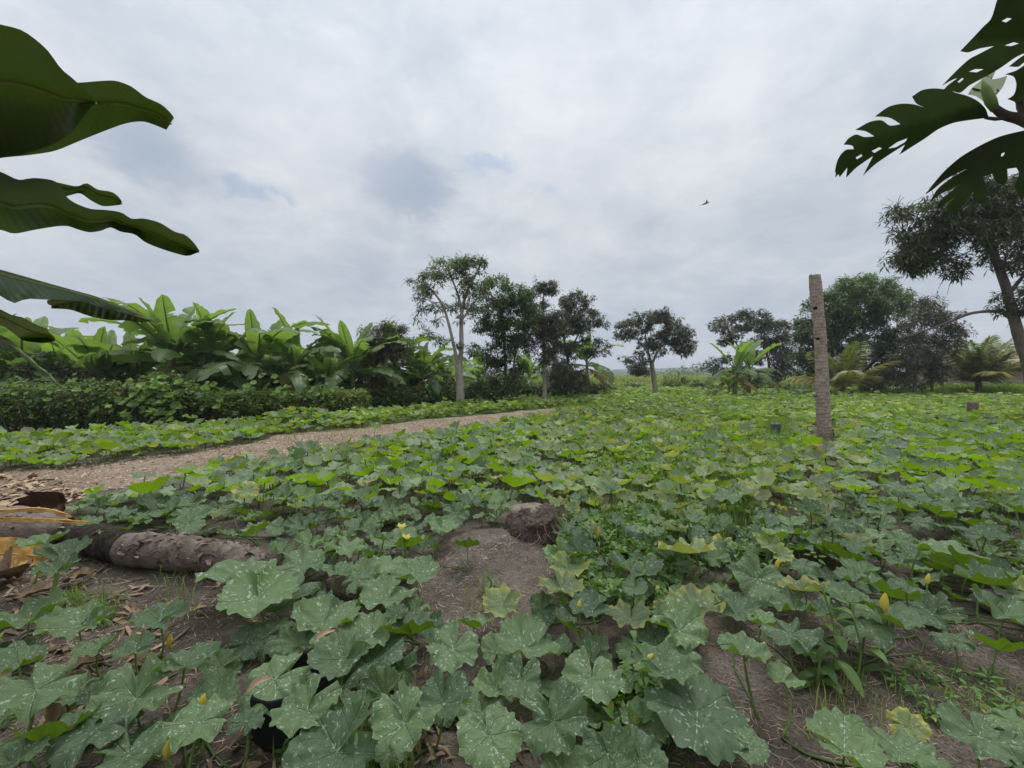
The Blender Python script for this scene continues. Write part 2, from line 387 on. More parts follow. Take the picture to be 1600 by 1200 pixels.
M['pseudo'] = noise_material('banana_pseudostem', [(0.16, 0.17, 0.07), (0.10, 0.075, 0.045), (0.22, 0.2, 0.1)], 4, 0.7, 0.2, 0.4, 0.01, (1, 1, 0.2))
M['dry'] = noise_material('dry_leaf_brown', [(0.30, 0.21, 0.135), (0.19, 0.13, 0.085), (0.38, 0.29, 0.19)], 14, 0.8, 0.15, 0.5, 0.004, bscale=60)
M['dry_yellow'] = noise_material('dry_leaf_ochre', [(0.42, 0.24, 0.06), (0.30, 0.16, 0.045), (0.50, 0.34, 0.11)], 9, 0.6, 0.25, 0.5, 0.004, (1, 3, 1), bscale=40)
M['straw'] = noise_material('straw', [(0.36, 0.28, 0.20), (0.22, 0.16, 0.12)], 3, 0.8, 0.2, 0.1, 0.001)
M['petal'] = leaf_material('squash_petal', (0.62, 0.52, 0.09), (0.62, 0.54, 0.12), (0.8, 0.66, 0.05), 0.3, 0.5, 0.3, var=0.1)
M['black_plastic'] = noise_material('black_plastic', [(0.006, 0.006, 0.007), (0.012, 0.012, 0.013)], 10, 0.75, 0.2, 0.3, 0.004)
# ================================================================ ground and path
PU = [(-420, 790), (-200, 757), (0, 738), (150, 727), (300, 706), (400, 690), (440, 678), (500, 673), (560, 668), (660, 656), (760, 648), (850, 639), (930, 632.5)]
PL = [(-420, 900), (-200, 838), (0, 802), (150, 770), (270, 747), (330, 733), (420, 715), (500, 701), (600, 684), (700, 670), (800, 658), (880, 646), (935, 636)]
PATHPOLY = PU + PL[::-1]
LEAFPATH = [(x, y + (2 if y > 660 else -.5)) for x, y in PU] + [(x, y - min(12, (y - 655) * .11)) for x, y in PL][::-1]
def soil_material(name, grassy):
    m, t, out = newmat(name)
    tc = N(t, 'ShaderNodeTexCoord'); co = tc.outputs['Object']
    n1 = noi(t, co, 1.3, 5, 0.6, 0.2); n2 = noi(t, co, 9.0, 6, 0.7, 0.1); n3 = noi(t, co, 70.0, 4, 0.7); n4 = noi(t, co, 240.0, 3, 0.6)
    if grassy:
        c = mixc(t, smooth(t, n1, 0.4, 0.62), (0.13, 0.106, 0.086), (0.215, 0.182, 0.148))
        c = mixc(t, mth(t, 'MULTIPLY', smooth(t, n2, 0.45, 0.7), 0.7), c, (0.075, 0.053, 0.044))
    else:
        c = mixc(t, smooth(t, n1, 0.4, 0.62), (0.28, 0.205, 0.145), (0.345, 0.27, 0.20))
        c = mixc(t, mth(t, 'MULTIPLY', smooth(t, n2, 0.48, 0.7), 0.8), c, (0.20, 0.135, 0.10))
    # chaff and small light bits
    vor = N(t, 'ShaderNodeTexVoronoi'); vor.inputs['Scale'].default_value = 42.0; t.links.new(co, vor.inputs['Vector']); vor.inputs['Randomness'].default_value = 1.0
    bits = mth(t, 'MULTIPLY', smooth(t, vor.outputs['Distance'], 0.10, 0.22, 1.0, 0.0), smooth(t, n2, 0.4, 0.6))
    c = mixc(t, mth(t, 'MULTIPLY', bits, 0.45), c, (0.36, 0.29, 0.22) if grassy else (0.50, 0.43, 0.35))
    c = mixc(t, mth(t, 'MULTIPLY', smooth(t, n3, 0.48, 0.66), 0.65), c, (0.05, 0.038, 0.03) if grassy else (0.16, 0.115, 0.09))
    if grassy:
        # beyond the near rows low green weeds cover the earth
        sp = N(t, 'ShaderNodeSeparateXYZ'); t.links.new(co, sp.inputs[0])
        g1 = noi(t, co, 0.7, 4); g2 = noi(t, co, 14.0, 4, 0.7)
        far = smooth(t, mth(t, 'ADD', sp.outputs[1], mth(t, 'MULTIPLY', mth(t, 'SUBTRACT', g1, 0.5), 8.0)), 6.0, 13.0)
        far = mth(t, 'MULTIPLY', far, smooth(t, g2, 0.3, 0.5))
        gc = mixc(t, g2, (0.07, 0.12, 0.03), (0.14, 0.20, 0.05))
        gc = mixc(t, smooth(t, sp.outputs[1], 60.0, 90.0), gc, (0.26, 0.26, 0.10))
        c = mixc(t, far, c, gc)
    b = principled(t, 0.95, 0.1); t.links.new(c, b.inputs['Base Color'])
    h = mth(t, 'ADD', mth(t, 'ADD', mth(t, 'MULTIPLY', n2, 1.0), mth(t, 'MULTIPLY', n3, 0.35)), mth(t, 'ADD', mth(t, 'MULTIPLY', n4, 0.12), mth(t, 'MULTIPLY', bits, 0.25)))
    bump(t, h, 1.0, 0.045, b); t.links.new(b.outputs[0], out.inputs[0])
    return m
M['soil'] = soil_material('field_soil', True); M['path'] = soil_material('trodden_earth', False)
def build_ground():
    U = math.asinh(1400 / 2.2); n = 460
    u = np.linspace(-U, U, n); xs = 2.2 * np.sinh(u); ys = 2.2 * np.sinh(u) + 2.0
    X, Y = np.meshgrid(xs, ys); Z = gz(X, Y)
    V = np.stack([X.ravel(), Y.ravel(), Z.ravel()], 1)
    i = np.arange(n - 1); a = (i[:, None] * n + i[None, :]).ravel()
    Q = np.stack([a, a + 1, a + n + 1, a + n], 1)
    mb = MB(); mb.add(V, quads=Q); tag(mb.build('ground', M['soil']), kind='structure')
build_ground()
def build_path():
    # strip across from the upper to the lower edge; its rims sink under the soil raggedly
    ns, nw = 240, 40
    A = bez([G(*p) for p in PU], ns); B = bez([G(*p) for p in PL], ns)
    V = []
    for i in range(ns + 1):
        for j in range(nw + 1):
            s = -0.08 + 1.16 * j / nw
            p = A[i].lerp(B[i], s)
            e = min(s + 0.08, 1.08 - s) / 0.14
            w = (A[i] - B[i]).length
            nn = noise.noise(Vector((p.x * 1.7, p.y * 1.7, 0))) + 0.6 * noise.noise(Vector((p.x * 5, p.y * 5, 3)))
            z = float(gz(p.x, p.y)) + min(0.006, -0.03 + 0.045 * e + 0.035 * nn)
            z += 0.004 * noise.noise(Vector((p.x * 12, p.y * 12, 1))) * min(1, max(0, e))
            V.append((p.x, p.y, z))
    Q = [(i * (nw + 1) + j, i * (nw + 1) + j + 1, (i + 1) * (nw + 1) + j + 1, (i + 1) * (nw + 1) + j) for i in range(ns) for j in range(nw)]
    mb = MB(); mb.add(V, quads=Q); tag(mb.build('path', M['path']), kind='structure')
build_path()
def build_hills():
    mb = MB(); n = 220
    for (d, h0, w0, seed) in ((620, 7, 5, 1), (900, 17, 9, 2)):
        V = []; 
        for i in range(n + 1):
            a = lerp(-1.15, 1.15, i / n); x, y = math.tan(a) * d if abs(a) < 1.1 else math.tan(a) * d, d
            h = h0 + w0 * (noise.noise(Vector((x / 260, seed, 0))) + 0.45 * noise.noise(Vector((x / 60, seed, 4))) + 0.35 * noise.noise(Vector((x / 14, seed, 9))))
            for (dy, hh) in ((0, -1), (6, h * 0.72), (18, h), (160, -1)): V.append((x, y + dy, hh))
        Q = [(i * 4 + j, (i + 1) * 4 + j, (i + 1) * 4 + j + 1, i * 4 + j + 1) for i in range(n) for j in range(3)]
        mb.add(V, quads=Q)
    tag(mb.build('hills', noise_material('far_woods', [(0.035, 0.055, 0.03), (0.06, 0.08, 0.04)], 0.08, 0.9, 0.1, 0.8, 2.0, bscale=0.5)), kind='structure')
build_hills()

# ---------------------------------------------------------------- loose material lying on the soil
def strips(mb, pts, length, width, tintr=(0.2, 0.8), lift=0.003, curl=0.25, up=0.25):
    """small bent strips lying on the ground, n x (3 cross sections)"""
    n = len(pts); pts = np.asarray(pts)
    L = length * rng.uniform(0.5, 1.5, n); W = width * rng.uniform(0.5, 1.5, n); a = rng.uniform(0, 2 * np.pi, n); tz = rng.normal(0, up, n)
    d = np.stack([np.cos(a), np.sin(a), tz], 1); s = np.stack([-np.sin(a), np.cos(a), rng.normal(0, 0.4, n)], 1)
    c = rng.normal(0, curl, n)
    V = np.zeros((n, 6, 3))
    for k, t in enumerate((-0.5, 0.0, 0.5)):
        ctr = pts + d * (L * t)[:, None]; ctr = ctr + s * (c * L * (0.25 - t * t))[:, None]; ctr[:, 2] += lift + abs(c) * L * (0.25 - t * t) * 0.6
        ww = W * (0.5 if t else 1.0)
        V[:, k * 2] = ctr + s * (ww / 2)[:, None]; V[:, k * 2 + 1] = ctr - s * (ww / 2)[:, None]
    base = np.arange(n)[:, None] * 6
    Q = np.concatenate([base + np.array([[0, 1, 3, 2]]), base + np.array([[2, 3, 5, 4]])])
    ti = np.repeat(rng.uniform(*tintr, n), 6)
    mb.add(V.reshape(-1, 3), quads=Q, tint=np.stack([ti, ti * 0, ti * 0], 1))
def scatter_px(n, poly, jitter=0, power=None):
    """points on the ground whose image falls in a pixel polygon, even over the ground"""
    xs = [p[0] for p in poly]; ys = [p[1] for p in poly]
    c = [G(x, max(y, 594)) for x, y in poly]
    x0, x1 = min(p.x for p in c), max(p.x for p in c); y0, y1 = min(p.y for p in c), max(p.y for p in c)
    out = []
    while sum(len(o) for o in out) < n:
        x = rng.uniform(x0, x1, 4 * n); y = rng.uniform(y0, y1, 4 * n); z = gz(x, y)
        px, py = proj(x, y, z); k = inpoly(px, py, poly)
        out.append(np.stack([x, y, z], 1)[k])
    return np.concatenate(out)[:n]
mb = MB(); w = scatter_px(9000, [(-150, 755), (0, 736), (300, 706), (430, 680), (560, 668), (760, 648), (760, 660), (600, 684), (420, 716), (270, 747), (0, 806), (-150, 835)])
strips(mb, w, 0.045, 0.012, (0.3, 1.3), 0.006); tag(mb.build('path_litter', M['straw']), kind='stuff')
mb = MB()
w = scatter_px(2600, [(-60, 835), (120, 870), (420, 900), (500, 960), (600, 1000), (400, 1200), (-60, 1200)])
strips(mb, w, 0.035, 0.0035, (0.1, 1.1), 0.003)
w = scatter_px(3000, [(380, 880), (850, 830), (900, 900), (860, 990), (560, 1080), (400, 1000)])
strips(mb, w, 0.03, 0.0022, (0.4, 1.3), 0.003)
w = scatter_px(3000, [(1000, 980), (1250, 940), (1680, 1000), (1680, 1250), (1000, 1250)])
strips(mb, w, 0.035, 0.002, (0.2, 1.0), 0.003)
w = scatter_px(5000, [(-60, 760), (1700, 760), (1700, 1250), (-60, 1250)])
strips(mb, w, 0.035, 0.0025, (0.1, 0.9), 0.003)
tag(mb.build('straw_litter', M['straw']), kind='stuff')
mb = MB(); w = scatter_px(330, [(-80, 840), (60, 850), (220, 905), (330, 960), (260, 1010), (200, 1200), (-80, 1200)])
strips(mb, w, 0.07, 0.018, (0.1, 0.9), 0.006, 0.5, 0.2)
w = scatter_px(500, [(-80, 740), (60, 745), (150, 775), (60, 800), (-80, 830)]); strips(mb, w, 0.09, 0.035, (0.1, 1.3), 0.012, 0.6, 0.3)
w = scatter_px(300, [(560, 1000), (900, 1180), (560, 1220), (300, 1220)]); strips(mb, w, 0.06, 0.015, (0.1, 0.7), 0.008, 0.5, 0.3)
tag(mb.build('dead_leaf_litter', M['dry']), kind='stuff')
# ================================================================ squash plants
def leaf_template(seed, nr, na, cup=0.28, ruffle=0.06, fold=0.0, droop=0.0, yel=0.0, serr=0.042, tear=0.0):
    r_ = random.Random(seed); ph = [r_.uniform(0, 6.28) for _ in range(6)]
    V = [(0, 0, 0)]; UV = [(0.5, 0.5)]
    lob = 0.014 + 0.022 * r_.random(); asym = r_.uniform(.2, .9)
    for i in range(1, nr + 1):
        rr = (i / nr) ** 0.85
        for k in range(na):
            a = -math.pi + 2 * math.pi * (k + 0.5) / na
            e = math.pi - abs(a)
            out = 0.90 + lob * math.cos(5 * a) + 0.05 * math.cos(a) + 0.05 * math.sin(2 * a + ph[0])
            out *= 1 - 0.62 * math.exp(-(e / 0.17) ** 2)
            out *= 1 + 0.06 * math.exp(-((e - 0.6) / 0.3) ** 2)
            sr = serr * (abs(((k * 0.5) % 2) - 1) * 2 - 1) if na > 40 else serr * (1 if k % 2 else -1)
            sr += serr * 0.5 * math.sin(23 * a + ph[5]) 
            out *= 1 + (sr + 0.016 * math.sin(11 * a + ph[1])) * (rr ** 6)
            if tear and abs(a - ph[2] + 3) < 0.14: out *= 1 - tear
            out *= 1 + 0.10 * math.sin(a + ph[2]) * asym + 0.03 * math.sin(3 * a + ph[5]) * asym
            x = math.sin(a) * out * rr; y = math.cos(a) * out * rr
            z = cup * rr ** 1.35 * (1 + 0.25 * math.sin(2 * a + ph[2]))
            z -= 0.07 * rr ** .7 * (math.cos(5 * a) * 0.5 + 0.5) ** 2 * (1.25 - rr) + 0.022 * rr * math.cos(15 * a + 5 * rr)          # veins sunk, panels arched
            z += ruffle * rr ** 2.2 * math.sin(7 * a + ph[3]) + ruffle * 0.6 * rr ** 3 * math.sin(12 * a + ph[4])
            z -= droop * max(0, rr - 0.55) ** 2 * 3.2 * (1 + 0.5 * math.sin(3 * a + ph[1]))
            z += fold * abs(x) ** 1.5
            V.append((x, y, z)); UV.append((x / 2.6 + 0.5, y / 2.6 + 0.5))
    T = [(0, 1 + (k + 1) % na, 1 + k) for k in range(na)]
    T = [t for t in T if not (t[1] == 1 and t[2] == na)]
    Q = []
    for i in range(nr - 1):
        for k in range(na - 1):
            a = 1 + i * na + k; b = a + 1
            Q.append((a, b, b + na, a + na))
    return np.array(V), T, Q, np.array(UV), yel
near_specs = [dict(cup=0.30), dict(cup=0.42, ruffle=0.08), dict(cup=0.18, droop=0.25), dict(cup=0.25, fold=0.28, ruffle=0.07), dict(cup=0.10, droop=0.35, ruffle=0.09),
              dict(cup=0.5, ruffle=0.05, droop=0.2), dict(cup=0.34, ruffle=0.10, tear=0.3), dict(cup=0.22, ruffle=0.11, droop=0.1), dict(cup=0.3, ruffle=0.1, yel=0.55), dict(cup=0.22, droop=0.3, ruffle=0.12, yel=0.95)]
rs = random.Random(77)
near_specs += [dict(cup=rs.uniform(.1, .45), ruffle=rs.uniform(.05, .13), droop=rs.choice((0, .1, .25, .4)), fold=rs.choice((0, 0, .15, .3)), tear=rs.choice((0, 0, .2, .4)), serr=rs.uniform(.025, .042)) for _ in range(10)]
NORM = [0, 1, 2, 3, 4, 5, 6, 7] + list(range(10, 20))
NEAR = []
for i, s in enumerate(near_specs):
    V, T, Q, UV, y = leaf_template(i + 3, 9, 76, **s); mb = MB(); mb.add(V, T, Q, UV, (0.37 * i % 1, y, 0)); NEAR.append(mb.mesh('squash_leaf', M['squash']))
MIDT = [leaf_template(i + 40, 3, 22, **{**s, 'cup': s.get('cup', .28) * 1.35 + .06, 'serr': .05}) for i, s in enumerate(near_specs)]
FART = [leaf_template(i + 70, 2, 10, cup=c, serr=0.05) for i, c in enumerate((0.4, 0.6, 0.3, 0.5))]
def rot_from(n, tipaz):
    n = n.normalized(); t = Vector((math.cos(tipaz), math.sin(tipaz), 0)); y = (t - n * t.dot(n)).normalized(); x = y.cross(n)
    return Matrix((x, y, n)).transposed()
# stalk meshes: from (0,0,0) at the blade down to (0.22, 0, -1)
STALK = []
for i in range(4):
    mb = MB(); b = random.Random(i).uniform(-0.12, 0.12)
    tube(mb, bez([(0, 0, 0), (0.02, b * 0.5, -0.25), (0.09, b, -0.65), (0.22, 0, -1.0)], 7), [0.020, 0.019, 0.020, 0.021, 0.023, 0.025, 0.028, 0.03], 6, tint=(0.4 + 0.2 * i, 0, 0))
    STALK.append(mb.mesh('leaf_stalk', M['stalk']))

# masks in picture coordinates: (polygon, keep probability)
MASKS = [(LEAFPATH, 0.0),
         ([(-150, 785), (60, 790), (150, 828), (300, 848), (440, 880), (420, 905), (250, 905), (90, 888), (-150, 880)], 0.0),
         ([(-150, 880), (120, 880), (330, 890), (420, 950), (300, 990), (60, 955), (-150, 960)], 0.0),
         ([(-150, 955), (300, 985), (390, 1000), (380, 1080), (250, 1040), (-150, 1060)], 0.55),
         ([(672, 900), (690, 848), (760, 822), (845, 850), (840, 890), (812, 925), (765, 965), (700, 950)], 0.0),
         ([(775, 800), (872, 800), (872, 862), (820, 885), (775, 880)], 0.0),
         ([(1060, 1080), (1150, 1010), (1280, 1050), (1370, 1010), (1420, 980), (1600, 1010), (1700, 1020), (1700, 1200), (1480, 1180), (1440, 1220), (1280, 1220), (1200, 1300), (1100, 1260)], 0.0),
         ([(330, 775), (420, 770), (480, 800), (400, 830), (320, 815)], 0.45),
         ([(1060, 880), (1200, 880), (1230, 930), (1100, 930)], 0.5),
         ([(1150, 760), (1250, 755), (1260, 800), (1120, 805)], 0.6),
         ([(340, 1080), (500, 1080), (520, 1210), (340, 1210)], 0.0),
         ([(1268, 668), (1308, 668), (1308, 692), (1268, 692)], 0.0),
         ([(1195, 662), (1238, 662), (1238, 700), (1195, 700)], 0.0),
         ([(-400, 560), (480, 560), (480, 668), (430, 676), (300, 690), (0, 700), (-400, 715)], 1.0)]
def keep(x, y, h):
    z = gz(x, y); px, py = proj(x, y, z + h); gx, gy = proj(x, y, z)
    p = np.ones(len(x))
    jq = np.clip((py - 600) / 110, .05, 1); jx = rng.normal(0, 5, len(x)) * jq; jy = rng.normal(0, 2.6, len(x)) * jq
    for poly, k in MASKS:
        ins = inpoly(px + jx, py + jy, poly)
        if k == 0.0: ins |= inpoly(gx, gy, poly)
        p = np.where(ins, np.minimum(p, k), p)
    return rng.uniform(0, 1, len(x)) < p
HEDGE_LINE = [(-17.0, 6.2), (-9.8, 8.1), (-6.6, 10.3), (-4.6, 13.0), (-2.2, 16.5), (1.0, 21.5), (4.0, 27.0)]
def left_of_hedge(x, y):
    hx = np.array([p[0] for p in HEDGE_LINE]); hy = np.array([p[1] for p in HEDGE_LINE])
    return (y > np.interp(x, hx, hy)) & (x < 4.0)

# ---- hand-read leaves: px, py, width px, facing u (top seen) b (underside seen), yellowing, tip azimuth degrees or None
HAND = [(374, 903, 118, 'u', 0, 190), (402, 934, 135, 'u', 0, 300), (455, 930, 95, 'u', 0, 250), (473, 882, 80, 'u', 0, 60), (505, 974, 112, 'u', 0, 270),
        (430, 1062, 118, 'd', 0, 230), (540, 1030, 104, 'f', 0, 200), (480, 1110, 112, 'd', 0, 250), (545, 1115, 75, 'u', 0, 330), (645, 990, 88, 'b', 0, 80), (605, 936, 98, 'u', 0, 240),
        (650, 902, 78, 'u', 0, 60), (708, 1014, 98, 'd', 0, 250), (822, 1012, 112, 'u', 0, 200), (925, 1060, 108, 'd', 0, 260), (632, 1130, 118, 'd', 0, 230),
        (695, 1098, 100, 'u', 0, 270), (765, 1150, 118, 'd', 0, 300), (865, 1128, 125, 'd', 0, 280), (950, 1178, 90, 'd', 0, 280), (1000, 1185, 90, 'd', 0, 300), (1090, 1112, 185, 'L', 0, 315),
        (1170, 1165, 70, 'd', 0, 330), (815, 1062, 80, 'd', 0, 250), (988, 892, 92, 'u', 0, 280), (878, 920, 78, 'y', 1, 300), (785, 945, 74, 'y', 1, 230), (925, 955, 80, 'u', 0, 200), (985, 968, 82, 'u', 1, 240),
        (1062, 985, 102, 'd', 0, 310), (1150, 958, 78, 'u', 0, 350), (1162, 1022, 86, 'u', 0, 340), (1035, 1050, 104, 'u', 0, 340), (1085, 950, 92, 'u', 1, 120), (1240, 952, 76, 'u', 0, 190), (1235, 990, 92, 'u', 0, 200),
        (1328, 940, 66, 'u', 0, 10), (1390, 968, 86, 'u', 0, 340), (1350, 978, 86, 'u', 0, 340), (1300, 960, 60, 'u', 0, 100), (1320, 1176, 118, 'u', 0, 340), (1405, 1172, 100, 'u', 0, 300), (1530, 1150, 110, 'u', 0, 250), (1585, 1130, 80, 'u', 0, 300),
        (1570, 962, 100, 'u', 0, 250), (1480, 868, 98, 'u', 0, 330), (1512, 898, 100, 'b', 0, 350), (1225, 1062, 62, 'u', 0, 200), (1335, 908, 62, 'u', 0, 180), (1255, 882, 56, 'u', 0, 200), (1415, 925, 55, 'u', 0, 20),
        (1490, 1000, 60, 'u', 0, 120), (1560, 1015, 68, 'b', 0, 80), (45, 972, 104, 'u', 0, 200), (122, 978, 100, 'u', 0, 240), (250, 970, 86, 'u', 0, 160), (152, 1018, 60, 'u', 0, 180), (212, 1018, 66, 'u', 0, 200), (288, 1040, 92, 'u', 0, 30),
        (55, 1078, 130, 'u', 0, 240), (30, 1040, 80, 'u', 0, 150), (212, 1092, 130, 'd', 0, 230), (150, 1140, 120, 'u', 0, 200), (75, 1160, 120, 'b', 0, 70), (310, 1128, 110, 'u', 0, 200), (385, 1128, 60, 'u', 0, 20), (200, 1180, 115, 'u', 0, 300), (22, 1192, 90, 'u', 0, 90),
        (70, 848, 66, 'u', 0, 180), (95, 868, 70, 'u', 0, 20), (88, 892, 62, 'u', 0, 190), (132, 818, 46, 'u', 0, 0), (182, 838, 46, 'b', 0, 180), (185, 800, 50, 'u', 0, 60), (232, 772, 60, 'b', 0, 60), (300, 785, 50, 'u', 0, 200),
        (560, 905, 60, 'u', 0, 40), (620, 960, 40, 'u', 0, 90), (540, 856, 70, 'u', 0, 330), (690, 825, 56, 'u', 0, 300), (730, 855, 50, 'b', 0, 80), (610, 880, 72, 'u', 0, 270), (800, 795, 40, 'u', 0, 100), (1420, 1135, 62, 'Y', 2, 330),
        (470, 1010, 80, 'd', 0, 60), (1130, 925, 50, 'u', 0, 0), (1190, 975, 50, 'u', 0, 30), (740, 980, 62, 'b', 0, 30)]
LEAVES = []   # x, y, z, radius, normal, tip azimuth, kind
for (px, py, wd, f, ye, az) in HAND:
    h = 0.10 + 0.08 * random.random() if py > 900 else 0.14
    if py > 1020: h = 0.13 + 0.08 * random.random()
    if px < 130 and py < 900: h = 0.26
    p = G(px, py, h); rad = wd * p.y / F / 2 / 1.06
    tc_ = Vector((-p.x, -p.y, 0)).normalized()
    k = {'u': 0.04, 'd': 0.26, 'b': -0.5, 'f': 0.12, 'L': 0.12, 'y': 0.1, 'Y': 0.3}[f]
    n = (Vector((0, 0, 1)) + tc_ * k + Vector((random.uniform(-.18, .18), random.uniform(-.14, .14), 0)))
    vi = {'u': random.choice((0, 1, 3, 7, 6, 10, 11, 12, 13, 14)), 'd': random.choice((2, 4, 7, 15, 16, 17)), 'b': 1, 'f': 5, 'L': 2, 'y': 8, 'Y': 9}[f]
    if ye == 1: vi = 8
    LEAVES.append((p.x, p.y, p.z, rad, n, R(az), vi))
hx = np.array([l[0] for l in LEAVES]); hy = np.array([l[1] for l in LEAVES]); hr = np.array([l[3] for l in LEAVES])

def relax(n, x0, x1, y0, y1, dmin, existing=None):
    """dart throwing on a grid"""
    cell = dmin; grid = {}
    out = []
    if existing is not None:
        for (x, y) in existing: grid.setdefault((int(x // cell), int(y // cell)), []).append((x, y))
    for _ in range(n):
        x = rng.uniform(x0, x1); y = rng.uniform(y0, y1); i, j = int(x // cell), int(y // cell); ok = True
        for a in (-1, 0, 1):
            for b in (-1, 0, 1):
                for (u, v) in grid.get((i + a, j + b), ()):
                    if (u - x) ** 2 + (v - y) ** 2 < dmin * dmin: ok = False; break
                if not ok: break
            if not ok: break
        if ok: grid.setdefault((i, j), []).append((x, y)); out.append((x, y))
    return np.array(out)
D1, D2 = 3.6, 9.5
pts = relax(110000, -13, 13, 0.55, 9.8, 0.112, [(a, b) for a, b in zip(hx, hy)])
# keep only what the picture (or a step beside it) can see
k = np.abs(pts[:, 0]) < 1.32 * pts[:, 1] + 0.9; pts = pts[k]
k = keep(pts[:, 0], pts[:, 1], 0.18); pts = pts[k]
k = ~left_of_hedge(pts[:, 0], pts[:, 1] + 0.9); pts = pts[k]
# keep the space under the camera and around hand-read leaves clear
d = np.sqrt((pts[:, 0, None] - hx) ** 2 + (pts[:, 1, None] - hy) ** 2); k = (d > hr * 0.8).all(1); pts = pts[k]
for (x, y) in pts:
    dist = math.hypot(x, y)
    rad = float(np.clip(rng.normal(0.092 if y < 2.2 else 0.092 if y < 6 else 0.098, 0.023), 0.045, 0.16)); h = float(np.clip(rng.normal(0.12, 0.055), 0.035, 0.27))
    if (np.hypot(hx - x, hy - y) < hr * 1.5).any(): h = min(h, 0.075); rad = min(rad, .085)
    if y < 1.05 and abs(x) < 1.4: h = min(h, 0.14); rad = min(rad, 0.09)
    tx, ty = rng.normal(0, 0.27, 2); tc_ = Vector((-x, -y, 0)).normalized() * 0.06
    n = Vector((tx, ty, 1)) + tc_
    cx, cy_ = proj(x, y, h)
    yzone = 0.05 + (0.10 if (850 < cx < 1300 and cy_ < 900) else 0) + (0.25 if (cx < 640 and cy_ < 720) else 0)
    u = rng.uniform(); vi = NORM[int(rng.integers(0, len(NORM)))]
    if 850 < cx < 1350 and cy_ < 800 and rng.uniform() < .5: vi = 8
    if u < yzone: vi = 8 if rng.uniform() < 0.75 else 9
    LEAVES.append((x, y, float(gz(x, y)) + h, rad, n, rng.uniform(0, 2 * math.pi), vi))
near = [l for l in LEAVES if l[1] < D1]; mid = [l for l in LEAVES if l[1] >= D1]

NEAR_PLANTS = [
 (60, 1150, 'squash plant in the bottom left corner, one broad leaf showing its green underside'),
 (215, 1110, 'dark speckled squash plant spreading left of the large yellow bud'),
 (330, 1130, 'squash plant holding the large unopened yellow bud, left of the black plastic bag'),
 (60, 1010, 'dusty squash plant sprawling over brown dead leaves at the left edge'),
 (170, 1000, 'low squash plant with small spread leaves in the brown litter below the fallen trunk'),
 (280, 1010, 'squash plant with a small pale bud on the bare soil below the fallen trunk'),
 (110, 890, 'small squash plant growing between the ochre banana leaf and the fallen trunk'),
 (390, 950, 'pale speckled squash plant at the right end of the fallen trunk'),
 (490, 930, 'pale speckled squash plant beside the broken piece of bark'),
 (500, 1060, 'squash plant with curled yellow rimmed leaf and dark leaves above the black plastic bag'),
 (620, 960, 'blue green squash plant left of the bare soil patch by the stump'),
 (650, 1070, 'squash plant with one bright green upturned leaf in the lower middle'),
 (650, 1160, 'speckled squash plant at the bottom edge, right of the black plastic bag'),
 (780, 1150, 'dark speckled squash plant in the middle of the bottom edge'),
 (800, 1030, 'squash plant with broad speckled leaves in the lower middle, below the bare patch'),
 (900, 1110, 'squash plant with deep green drooping leaves left of the orange flower'),
 (1000, 1040, 'squash plant with the wilted orange flower'),
 (1100, 1130, 'squash plant with the largest leaf of the photo, speckled and hanging towards the bare soil'),
 (890, 940, 'squash plant with yellow rimmed leaves just below the stump'),
 (1000, 920, 'squash plant with yellowed ragged leaves right of the stump, among small weeds'),
 (1080, 980, 'squash plant with scorched tan leaf edges above the bare soil at right'),
 (1170, 1000, 'squash plant with flat pointed leaves at the top edge of the bare soil'),
 (1250, 980, 'squash plant with small flat leaves behind the broadleaf weed'),
 (1380, 970, 'squash plant carrying the upright pale yellow bud at right'),
 (1500, 1010, 'small squash plant on the bare slope at right'),
 (1570, 970, 'squash plant at the right edge beside the grey stone'),
 (1480, 890, 'squash plant with a wide leaf showing its bright green underside near the right edge'),
 (1350, 1190, 'speckled squash plant with one yellow leaf at the bottom edge, right of bare soil'),
 (1540, 1170, 'squash plant in the bottom right corner of the photo'),
 (720, 860, 'squash plant on the soil mound immediately left of the stump'),
 (600, 860, 'squash plant with two small yellow flowers, left of the stump'),
 (480, 860, 'squash plant behind the right end of the fallen trunk'),
 (360, 830, 'squash plant growing behind the middle of the fallen trunk'),
 (250, 800, 'squash plant with upturned green leaves between the fallen trunk and the path'),
 (900, 850, 'squash plant leaning on the right side of the stump'),
 (1100, 880, 'squash plant on darker soil right of the ragged yellow leaves'),
 (1230, 880, 'low squash plant with small leaves in a gap of the row at right'),
 (1350, 880, 'squash plant above the pale yellow bud, with upturned leaves'),
]
for ex in ((40, 1230), (1700, 1100), (1660, 900), (-80, 1000), (-120, 860), (820, 800), (700, 790), (580, 800), (460, 790), (960, 810), (1060, 820), (1180, 830), (1300, 830), (1420, 830), (1540, 840)):
    NEAR_PLANTS.append((ex[0], ex[1], None))
roots = []
for (px, py, lab) in NEAR_PLANTS:
    p = G(px, py, 0.1); o = empty('squash_plant', (p.x, p.y, float(gz(p.x, p.y))))
    if lab: tag(o, lab, 'squash plant', 'squash plants in the foreground')
    else: tag(o, 'leafy squash plant in the dense row just behind the stump, merging with its neighbours', 'squash plant', 'squash plants in the row behind the stump')
    roots.append(o)
rx_ = np.array([o.location.x for o in roots]); ry_ = np.array([o.location.y for o in roots])
cnt = [0] * len(roots); ends = [[] for _ in roots]
